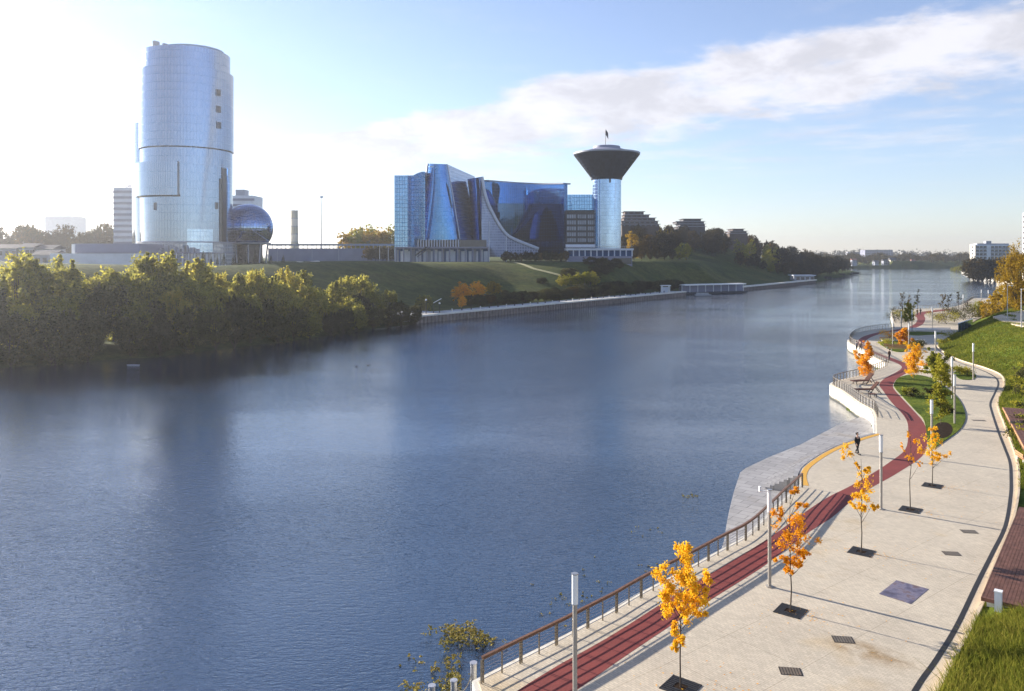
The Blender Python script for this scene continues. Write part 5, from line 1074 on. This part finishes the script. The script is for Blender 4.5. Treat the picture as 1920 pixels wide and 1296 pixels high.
# rusty stain is part of the paving: thin wash sheet
def stainmat():
    m, t, b = newmat('rust_stain'); p = coords(t, 'World'); n = noise(t, p, 1.3, 6, .65); out = t.nodes['Material Output']; b.inputs['Base Color'].default_value = (.36, .23, .09, 1); b.inputs['Roughness'].default_value = .8
    uvn = coords(t, 'UV'); gr = t.nodes.new('ShaderNodeTexGradient'); gr.gradient_type = 'SPHERICAL'; mp = t.nodes.new('ShaderNodeMapping'); mp.inputs['Location'].default_value = (-1, -1, 0); mp.inputs['Scale'].default_value = (2, 2, 1); t.links.new(uvn, mp.inputs[0]); t.links.new(mp.outputs[0], gr.inputs[0])
    mu = t.nodes.new('ShaderNodeMath'); mu.operation = 'MULTIPLY'; t.links.new(gr.outputs[1], mu.inputs[0]); nr = ramp(t, n, [(.35, (0, 0, 0)), (.65, (1, 1, 1))]); t.links.new(nr, mu.inputs[1]); mu2 = t.nodes.new('ShaderNodeMath'); mu2.operation = 'MULTIPLY'; mu2.inputs[1].default_value = .75; t.links.new(mu.outputs[0], mu2.inputs[0])
    tb_ = t.nodes.new('ShaderNodeBsdfTransparent'); mx = t.nodes.new('ShaderNodeMixShader'); t.links.new(mu2.outputs[0], mx.inputs[0]); t.links.new(tb_.outputs[0], mx.inputs[1]); t.links.new(b.outputs[0], mx.inputs[2]); t.links.new(mx.outputs[0], out.inputs[0]); return m
sc_ = [G(1515, 1205, PZ + .008), G(1545, 1178, PZ + .008), G(1760, 1240, PZ + .008), G(1730, 1285, PZ + .008)]
tag(mk('rust_stain', sc_, [(0, 3, 2, 1)], stainmat(), uv=[(0, 0), (0, 1), (1, 1), (1, 0)]), 'rusty brown stain on the beige paving', kind='structure')
# wooden terrace decks
def deck(o, d, L, Wd, z, label, nplank, edge='wood', fascia='concrete', n2=None):
    """o = front left corner, d = along direction; planks run along d"""
    o = Vector((o[0], o[1], 0)); d = Vector((d[0], d[1], 0)).normalized(); q = Vector((d.y, -d.x, 0)); rz = math.atan2(d.y, d.x)
    t = thing('timber_deck', (o.x, o.y, PZ), label, 'deck', 'timber seating decks'); pw = Wd / nplank
    pmsh = proto_mesh(MB().box((0, 0, 0), (L, pw * .93, .05)), 'plank', M['wood'])
    for k in range(nplank): c = o + d * L / 2 + q * (k + .5) * pw; link('plank', pmsh, t, None, (c.x, c.y, z - .025 + random.uniform(-.003, .003)), rz)
    c = o + d * L / 2 + q * Wd / 2; MB().box((c.x, c.y, (z - .1 + PZ - .3) / 2), (L - .3, Wd - .3, z - .1 - PZ + .3), rz).build('plinth', M[fascia], t)
    for s in (-1, 1): cc = c + d * s * (L / 2 + .03); MB().box((cc.x, cc.y, z - .08), (.06, Wd + .12, .17), rz).build('edge_board', M[edge], t); cc = c + q * s * (Wd / 2 + .03); MB().box((cc.x, cc.y, z - .08), (L, .06, .17), rz).build('edge_board', M[edge], t)
    return t
dd = (10.2, 13.3); dq = Vector((dd[1], -dd[0], 0)).normalized()
deck((22.0, 37.4), dd, 16.8, 2.3, PZ + .5, 'dark brown timber deck along the lawn at right edge', 15)
o2 = Vector((22.0, 37.4, 0)) + dq * 2.42 + Vector((dd[0], dd[1], 0)).normalized() * .25
deck((o2.x, o2.y), dd, 15, 2.3, PZ + 1.0, 'second higher timber deck step at the right edge', 15)
o3 = G(1881, 764, 2.6); o3b = G(1921, 838, 2.6); dv = (o3 - o3b); deck((o3b.x, o3b.y), (dv.x, dv.y), dv.length, 4.0, 2.6, 'timber deck with light edge on the grass slope', 14, 'wood_light', 'wood')
# white bollard light by the deck
p = G(1872, 1152); t = thing('bollard_light', p, 'white square bollard light in the grass beside timber deck', 'bollard light'); p = p - Vector((0, 0, .1))
MB().box((p.x, p.y, p.z + .12), (.24, .24, .26), rz0).build('base', M['steel_dark'], t); MB().box((p.x, p.y, p.z + .70), (.29, .29, .90), rz0).build('body', M['panel'], t); MB().box((p.x, p.y, p.z + 1.17), (.33, .33, .05), rz0).build('cap', M['white'], t)
# benches
def bench(px, L, rz, label, wood='wood_light', back=True, white=False):
    p = G(*px); t = thing('bench', p, label, 'bench', 'benches'); ca, sa = math.cos(rz), math.sin(rz)
    for s in (-1, 1): MB().box((p.x + s * L * .38 * ca, p.y + s * L * .38 * sa, PZ + .2), (.12, .42, .4), rz).build('leg', M['concrete'], t)
    for k in range(4): o_ = (k - 1.5) * .12; MB().box((p.x - o_ * sa, p.y + o_ * ca, PZ + .43), (L, .10, .05), rz).build('slat', M['white' if white else wood], t)
    if back:
        for k in range(2): MB().box((p.x - .27 * sa, p.y + .27 * ca, PZ + .62 + k * .16), (L, .04, .11), rz).build('back_slat', M['white' if white else wood], t)
for px, L, rz, lab in (((1683, 655), 4.5, R(-28), 'long light wood bench at the front of dark pointed bed'), ((1690, 659), 4.0, R(-26), 'lower light wood bench in front of the long one'), ((1712, 645), 5, R(5), 'pale bench at back of dark pointed bed'), ((1745, 700), 5.0, R(-50), 'white curved bench behind the lawn bed'), ((1668, 640), 4, R(10), 'dark low bench at the left back of plaza'), ((1745, 622), 9, R(2), 'long pale bench wall beside far plaza'), ((1918, 868), 1.8, R(75), 'dark bench at the right frame edge near the deck')): bench(px, L, rz, lab, white='white' in lab or 'pale' in lab)
# loungers on the white terrace
def lounger(px, rz, label):
    p = G(*px); t = thing('sun_lounger', p, label, 'lounger', 'dark loungers on the white terrace'); ca, sa = math.cos(rz), math.sin(rz)
    def Q(u, v, w): return Vector((p.x + u * ca - v * sa, p.y + u * sa + v * ca, PZ + w))
    for k in range(7): v = -.42 + k * .14; MB().tube([Q(-1.5, v, .42), Q(.5, v, .46)], .055, 6).build('seat_slat', M['wood'], t); MB().tube([Q(.5, v, .46), Q(1.25, v, 1.35)], .055, 6).build('back_slat', M['wood'], t)
    for s in (-.4, .4): MB().tube([Q(-1.1, s, 0), Q(-1.1, s, .42)], .05, 6).build('leg', M['steel_dark'], t); MB().tube([Q(1.5, s, 0), Q(.85, s, .9)], .05, 6).build('leg', M['steel_dark'], t); MB().tube([Q(.2, s, 0), Q(.6, s, .5)], .05, 6).build('leg', M['steel_dark'], t)
lounger((1618, 720), R(8), 'dark wooden lounger behind, nearer the orange maple'); lounger((1626, 737), R(-6), 'dark wooden lounger in front, nearest the railing')
p = G(1636, 744.5); tt = thing('low_table', p, 'small dark low table beside the front lounger', 'table'); MB().box((p.x, p.y, PZ + .36), (.8, .6, .06)).build('top', M['wood'], tt)
for sx_, sy_ in ((-1, -1), (1, -1), (1, 1), (-1, 1)): MB().box((p.x + sx_ * .34, p.y + sy_ * .24, PZ + .17), (.06, .06, .34)).build('leg', M['steel_dark'], tt)
# shrubs in the beds
def shrub(px, r, h, mat, label, per=220):
    p = G(*px); t = thing('shrub', (p.x, p.y, PZ), label, 'shrub'); C = [(random.gauss(0, r * .45), random.gauss(0, r * .45), h * random.uniform(.25, .8)) for _ in range(14)]; link('foliage', leaf_mesh('foliage', C, [r * .42] * 14, per // 4, .09, M[mat], squash=.8), t)
    mb = MB(); [mb.tube([(0, 0, 0), (c[0] * .6, c[1] * .6, c[2])], [.03, .012], 4) for c in C[:6]]; me = bpy.data.meshes.new('stem'); me.from_pydata([tuple(v) for v in mb.V], [], mb.F); me.materials.append(M['bark']); link('stem', me, t)
for px, r, h, m_, lab in (((1700, 742), .9, 1.0, 'leaf_lime', 'pale yellow green shrub left in the lawn bed'), ((1713, 745), .9, 1.0, 'leaf_green', 'dark green shrub right beside the pale one'), ((1748, 740), .6, .7, 'leaf_wood', 'small brown shrub in the middle of lawn bed'), ((1774, 773), .6, .5, 'leaf_wood', 'small brown shrub at the right of lawn bed'), ((1800, 703), 1.3, 1.3, 'leaf_lime', 'lime shrub left in the small bed by path'), ((1815, 705), 1.3, 1.2, 'leaf_lime', 'lime shrub right in the small bed by path'), ((1735, 695), 1.0, 1.6, 'leaf_orange', 'orange shrub behind white bench'), ((1752, 702), 1.1, 1.8, 'leaf_lime', 'lime shrub behind the white bench'), ((1663, 649), 1.6, 1.6, 'leaf_lime', 'olive shrub at left tip of the pointed bed'), ((1715, 655), 1.6, 1.8, 'leaf_green', 'dark shrub at right of the pointed bed'), ((1728, 652), 1.0, 1.5, 'leaf_green', 'small dark shrub right of the plaza bed'), ((1770, 648), 1.4, 1.4, 'leaf_lime', 'olive shrub at left foot of grass slope'), ((1783, 637), 2.0, 2.0, 'leaf_lime', 'straw coloured grass clump beside glass screen'), ((1668, 634), 1.6, 1.5, 'leaf_orange', 'rusty shrub behind the plaza bed')): shrub(px, r, h, m_, lab)
far_sh = [(1760, 606), (1775, 608), (1790, 604), (1806, 600), (1822, 598), (1838, 592), (1850, 597), (1783, 596), (1815, 588), (1832, 583), (1862, 588), (1690, 607), (1684, 600), (1700, 603)]
for k, px in enumerate(far_sh): shrub(px, 3.0, 3.4, ['leaf_wood', 'leaf_lime', 'leaf_wood', 'leaf_green'][k % 4], '%s brownish shrub from the left in beds beyond the plaza' % ORD[k], 420)
random.seed(12)
for k, Y in enumerate(sorted(random.uniform(70, 112) for _ in range(26))):
    e = random.uniform(3.5, 9); x = xb(Y) + e; zb_ = hz2(x, Y); px = 960 + FPX * x / Y
    if px > 1960: e = random.uniform(1.6, 4); x = xb(Y) + e; zb_ = hz2(x, Y)
    t = thing('slope_shrub', (x, Y, zb_ - .1), '%s tangled olive shrub up the grass slope, counted from the near deck' % ORD[k], 'shrub', 'tangled shrubs on the grass slope'); r = random.uniform(.7, 1.5)
    C = [(random.gauss(0, r * .5), random.gauss(0, r * .5), random.uniform(.1, .7)) for _ in range(10)]; link('foliage', leaf_mesh('foliage', C, [r * .4] * 10, 60, .1, M['leaf_green' if k % 3 else 'leaf_lime'], squash=.7), t)
# glass screen at the path
p0, p1 = G(1797, 629), G(1824, 619); gsn = thing('glass_screen', p0, 'bluish glass screen wall at the end of the path', 'screen'); dv = p1 - p0
M['screen'] = plain('blue_grey_screen', (.16, .21, .27), .15, .2, .1, .5)
for k in range(5): a_ = p0 + dv * (k / 5); b_ = p0 + dv * ((k + .93) / 5); MB().sweep([a_ + Vector((0, 0, 1.2)), b_ + Vector((0, 0, 1.2))], .08, 2.4).build('pane', M['screen'], gsn)
MB().sweep([p0 + Vector((0, 0, 2.46)), p1 + Vector((0, 0, 2.46))], .25, .12).build('top_rail', M['white'], gsn)
# ------------------------------------------------------------------ people
def skinned(name, nodes, edges, mat, sub=1):
    me = bpy.data.meshes.new(name); me.from_pydata([n[:3] for n in nodes], edges, []); o = bpy.data.objects.new('tmp', me); COL.objects.link(o)
    m = o.modifiers.new('s', 'SKIN'); m.use_smooth_shade = True
    for v, n in zip(me.skin_vertices[0].data, nodes): v.radius = (n[3], n[4] if len(n) > 4 else n[3]); v.use_root = False
    me.skin_vertices[0].data[0].use_root = True
    o.modifiers.new('d', 'SUBSURF').levels = sub; o.modifiers['d'].render_levels = sub
    dg = bpy.context.evaluated_depsgraph_get(); r = bpy.data.meshes.new_from_object(o.evaluated_get(dg)); bpy.data.objects.remove(o); r.name = name; r.materials.clear(); r.materials.append(mat); return r
def person_meshes(stride, coat, legs):
    s = stride; hip = .92
    body = [(0, 0, hip, .12, .10), (0, 0, 1.15, .115, .09), (0, -.01, 1.36, .13, .10), (0, -.005, 1.47, .055), (0, -.02, 1.56, .055), (0, -.035, 1.66, .085, .10), (0, -.03, 1.73, .06, .07),
            (-.17, 0, 1.38, .055), (-.22, .06 * s, 1.12, .042), (-.21, -.10 * s - .04, .90, .033), (-.205, -.12 * s - .05, .83, .036, .02), (.17, 0, 1.38, .055), (.22, -.06 * s, 1.12, .042), (.21, .08 * s - .04, .90, .033), (.205, .08 * s - .05, .83, .036, .02),
            (-.09, 0, .86, .085), (-.10, -.14 * s, .48, .055), (-.10, -.24 * s, .09, .04), (-.10, -.24 * s - .14, .04, .04, .03), (.09, 0, .86, .085), (.10, .05 * s, .48, .055), (.10, .30 * s, .13, .04), (.10, .30 * s - .12, .05, .04, .03)]
    E = [(0, 1), (1, 2), (2, 3), (3, 4), (4, 5), (5, 6), (2, 7), (7, 8), (8, 9), (9, 10), (2, 11), (11, 12), (12, 13), (13, 14), (0, 15), (15, 16), (16, 17), (17, 18), (0, 19), (19, 20), (20, 21), (21, 22)]
    for h in (10, 14):
        x, y, z = body[h][:3]; sg = -1 if h == 10 else 1
        for k, (dy, ln) in enumerate(((-.028, .07), (-.01, .08), (.008, .075), (.026, .06))): n = len(body); body += [(x, y + dy, z - .03, .011), (x - sg * .012, y + dy - .004, z - .03 - ln, .009)]; E += [(h, n), (n, n + 1)]
        n = len(body); body += [(x - sg * .02, y - .045, z - .01, .012), (x - sg * .03, y - .06, z - .05, .010)]; E += [(h, n), (n, n + 1)]
    b = skinned('body', body, E, M['skin'])
    up = lambda i, g: (*body[i][:3], body[i][3] + g, (body[i][4] if len(body[i]) > 4 else body[i][3]) + g)
    cn = [up(1, .035), (0, 0, .84, .155, .13), (0, 0, .93, .155, .125), up(2, .03), (0, 0, 1.455, .075, .07), up(7, .02), up(8, .02), up(9, .018), up(11, .02), up(12, .02), up(13, .018)]
    c = skinned('coat', cn, [(0, 2), (2, 1), (0, 3), (3, 4), (3, 5), (5, 6), (6, 7), (3, 8), (8, 9), (9, 10)], M[coat])
    tn = [(0, 0, .93, .125, .105), up(15, .012), up(16, .018), up(17, .022), up(19, .012), up(20, .018), up(21, .022)]
    tr = skinned('trousers', tn, [(0, 1), (1, 2), (2, 3), (0, 4), (4, 5), (5, 6)], M[legs])
    hr = skinned('hair', [(0, 0, 1.70, .088, .10), (0, .02, 1.76, .065, .075), (0, .045, 1.64, .06, .05)], [(0, 1), (0, 2)], M['black'])
    sh = MB(); 
    for i in (18, 22): x, y, z = body[i][:3]; sh.box((x, y + .05, z + .0), (.09, .27, .09))
    return b, c, tr, hr, proto_mesh(sh, 'shoes', M['steel_dark'])
PM = [person_meshes(1.0, 'black', 'black'), person_meshes(.3, 'navy', 'black'), person_meshes(.7, 'brownc', 'navy')]
def person(px, rz, label, v, z=PZ):
    p = G(px[0], px[1], z); t = thing('person', p, label, 'person', None)
    for n, me in zip(('body', 'coat', 'trousers', 'hair', 'shoes'), PM[v]): link(n, me, t)
    t.rotation_euler.z = rz; return t
person((1607.5, 851.5), R(20), 'person in black coat and trousers walking on the paving beside the steps', 0)
person((1667.5, 676), R(200), 'person in dark clothes at the red lane beside terrace railing', 2)
person((1606, 659), R(90), 'left one of two dark dressed people behind the terrace railing', 1); person((1613.5, 658), R(-60), 'right one of two dark dressed people behind the terrace railing', 2)
person((1692, 583), R(100), 'person in dark clothes leaning at the far terrace railing', 1); person((1720, 591), R(170), 'left one of a pair of people on the shaded far lane', 2); person((1726, 590), R(170), 'right one of a pair of people on the shaded far lane', 0); person((1814, 574), R(30), 'person in dark clothes walking far along third railing', 1)
# ------------------------------------------------------------------ mooring posts, ropes, weed on the water
mo = []
for k, (x, y, yt, lab) in enumerate(((888, 1296, 1244, 'tall grey mooring post at the corner of railing'), (851, 1316, 1277, 'grey mooring post in the middle, roped to the tall one'), (810, 1322, 1287, 'grey mooring post farthest left at the bottom edge'))):
    p = G(x, y, .4); s = p.y / FPX; zt = CH - (yt - HZ) * s; mo.append((p, zt)); t = thing('mooring_post', (p.x, p.y, -.5), lab, 'mooring post', 'mooring posts'); MB().cyl(p.x, p.y, -1, zt, .13, n=14).build('post', M['steel'], t); MB().cyl(p.x, p.y, zt, zt + .05, .15, n=14).build('cap', M['panel_grey'], t)
for (a_, za), (b_, zb_), lab in ((mo[0], mo[1], 'slack rope between tall and middle mooring posts'), (mo[1], mo[2], 'slack rope between the two low mooring posts')):
    pa, pb = Vector((a_.x, a_.y, za - .2)), Vector((b_.x, b_.y, zb_ - .15)); tag(MB().tube([pa.lerp(pb, k / 12) - Vector((0, 0, .55 * math.sin(math.pi * k / 12))) for k in range(13)], .025, 5).build('rope', M['rope']), lab, 'rope')
def weed(name, blobs, n, size, label, seed, up=.25):
    r_ = np.random.default_rng(seed); C = []; Rr = []
    for x, y, sx_, sy_, k in blobs:
        for _ in range(int(n * k)): C.append(G(r_.normal(x, sx_), r_.normal(y, sy_), .03 + abs(r_.normal(0, up)))[:]); Rr.append(r_.uniform(.05, .22))
    me = leaf_mesh(name, C, Rr, 7, size, M['weed'], flat_=.5, squash=.35); tag(link(name, me), label, 'water weed', kind='stuff')
weed('floating_weed', [(850, 1180, 20, 7, 1.2), (895, 1198, 18, 6, 1.0), (872, 1190, 18, 10, .9), (840, 1205, 8, 8, .3), (850, 1240, 9, 8, .4), (815, 1250, 4, 4, .15), (848, 1268, 12, 7, .5), (775, 1285, 9, 7, .3), (840, 1285, 18, 8, .4), (780, 1240, 14, 16, .14)], 60, .065, 'matted yellow weed rising from the water in the bottom corner', 3)
weed('floating_weed', [(1100, 1112, 30, 10, .25), (1040, 1130, 25, 18, .12), (1290, 929, 14, 2, .25), (1210, 1000, 30, 14, .12), (1170, 1060, 60, 25, .12)], 60, .05, 'scattered leaves floating on water beside the railing', 4, .0)
tag(MB().add([(-1.0, 0, .0), (0, -.3, .0), (1.0, 0, .0), (0, .3, .0), (-1.1, 0, .2), (0, -.4, .18), (1.1, 0, .2), (0, .4, .18)], [(0, 1, 5, 4), (1, 2, 6, 5), (2, 3, 7, 6), (3, 0, 4, 7), (0, 3, 2, 1)]).build('rowing_boat', M['panel_grey']), 'small pale rowing boat below the left willows', 'boat')
bo = bpy.data.objects['rowing_boat']; pp = G(250, 686, 0); bo.location = (pp.x, pp.y, 0)
for k, (x, y) in enumerate(((668, 688), (690, 686))):
    p = G(x, y, 0); t = thing('duck', (p.x, p.y, 0), ['left one of two ducks on the water', 'right one of two ducks on the water'][k], 'duck'); link('body', skinned('body', [(0, 0, .06, .09), (-.16, 0, .1, .05), (-.26, 0, .14, .02), (.13, 0, .1, .06), (.2, 0, .22, .035), (.24, 0, .28, .05), (.31, 0, .27, .02)], [(0, 1), (1, 2), (0, 3), (3, 4), (4, 5), (5, 6)], M['brownc']), t)
# ------------------------------------------------------------------ haze
hm = bpy.data.materials.new('haze_air'); hm.use_nodes = True; ht = hm.node_tree; ht.nodes.clear(); pv_ = ht.nodes.new('ShaderNodeVolumePrincipled'); ho = ht.nodes.new('ShaderNodeOutputMaterial'); ht.links.new(pv_.outputs[0], ho.inputs['Volume'])
pv_.inputs['Color'].default_value = (.93, .95, 1, 1); pv_.inputs['Density'].default_value = .00018; pv_.inputs['Anisotropy'].default_value = .68
tag(MB().b2(-2600, 2600, -400, 4100, -4, 105).build('haze', hm), 'pale autumn haze over the river', kind='stuff')
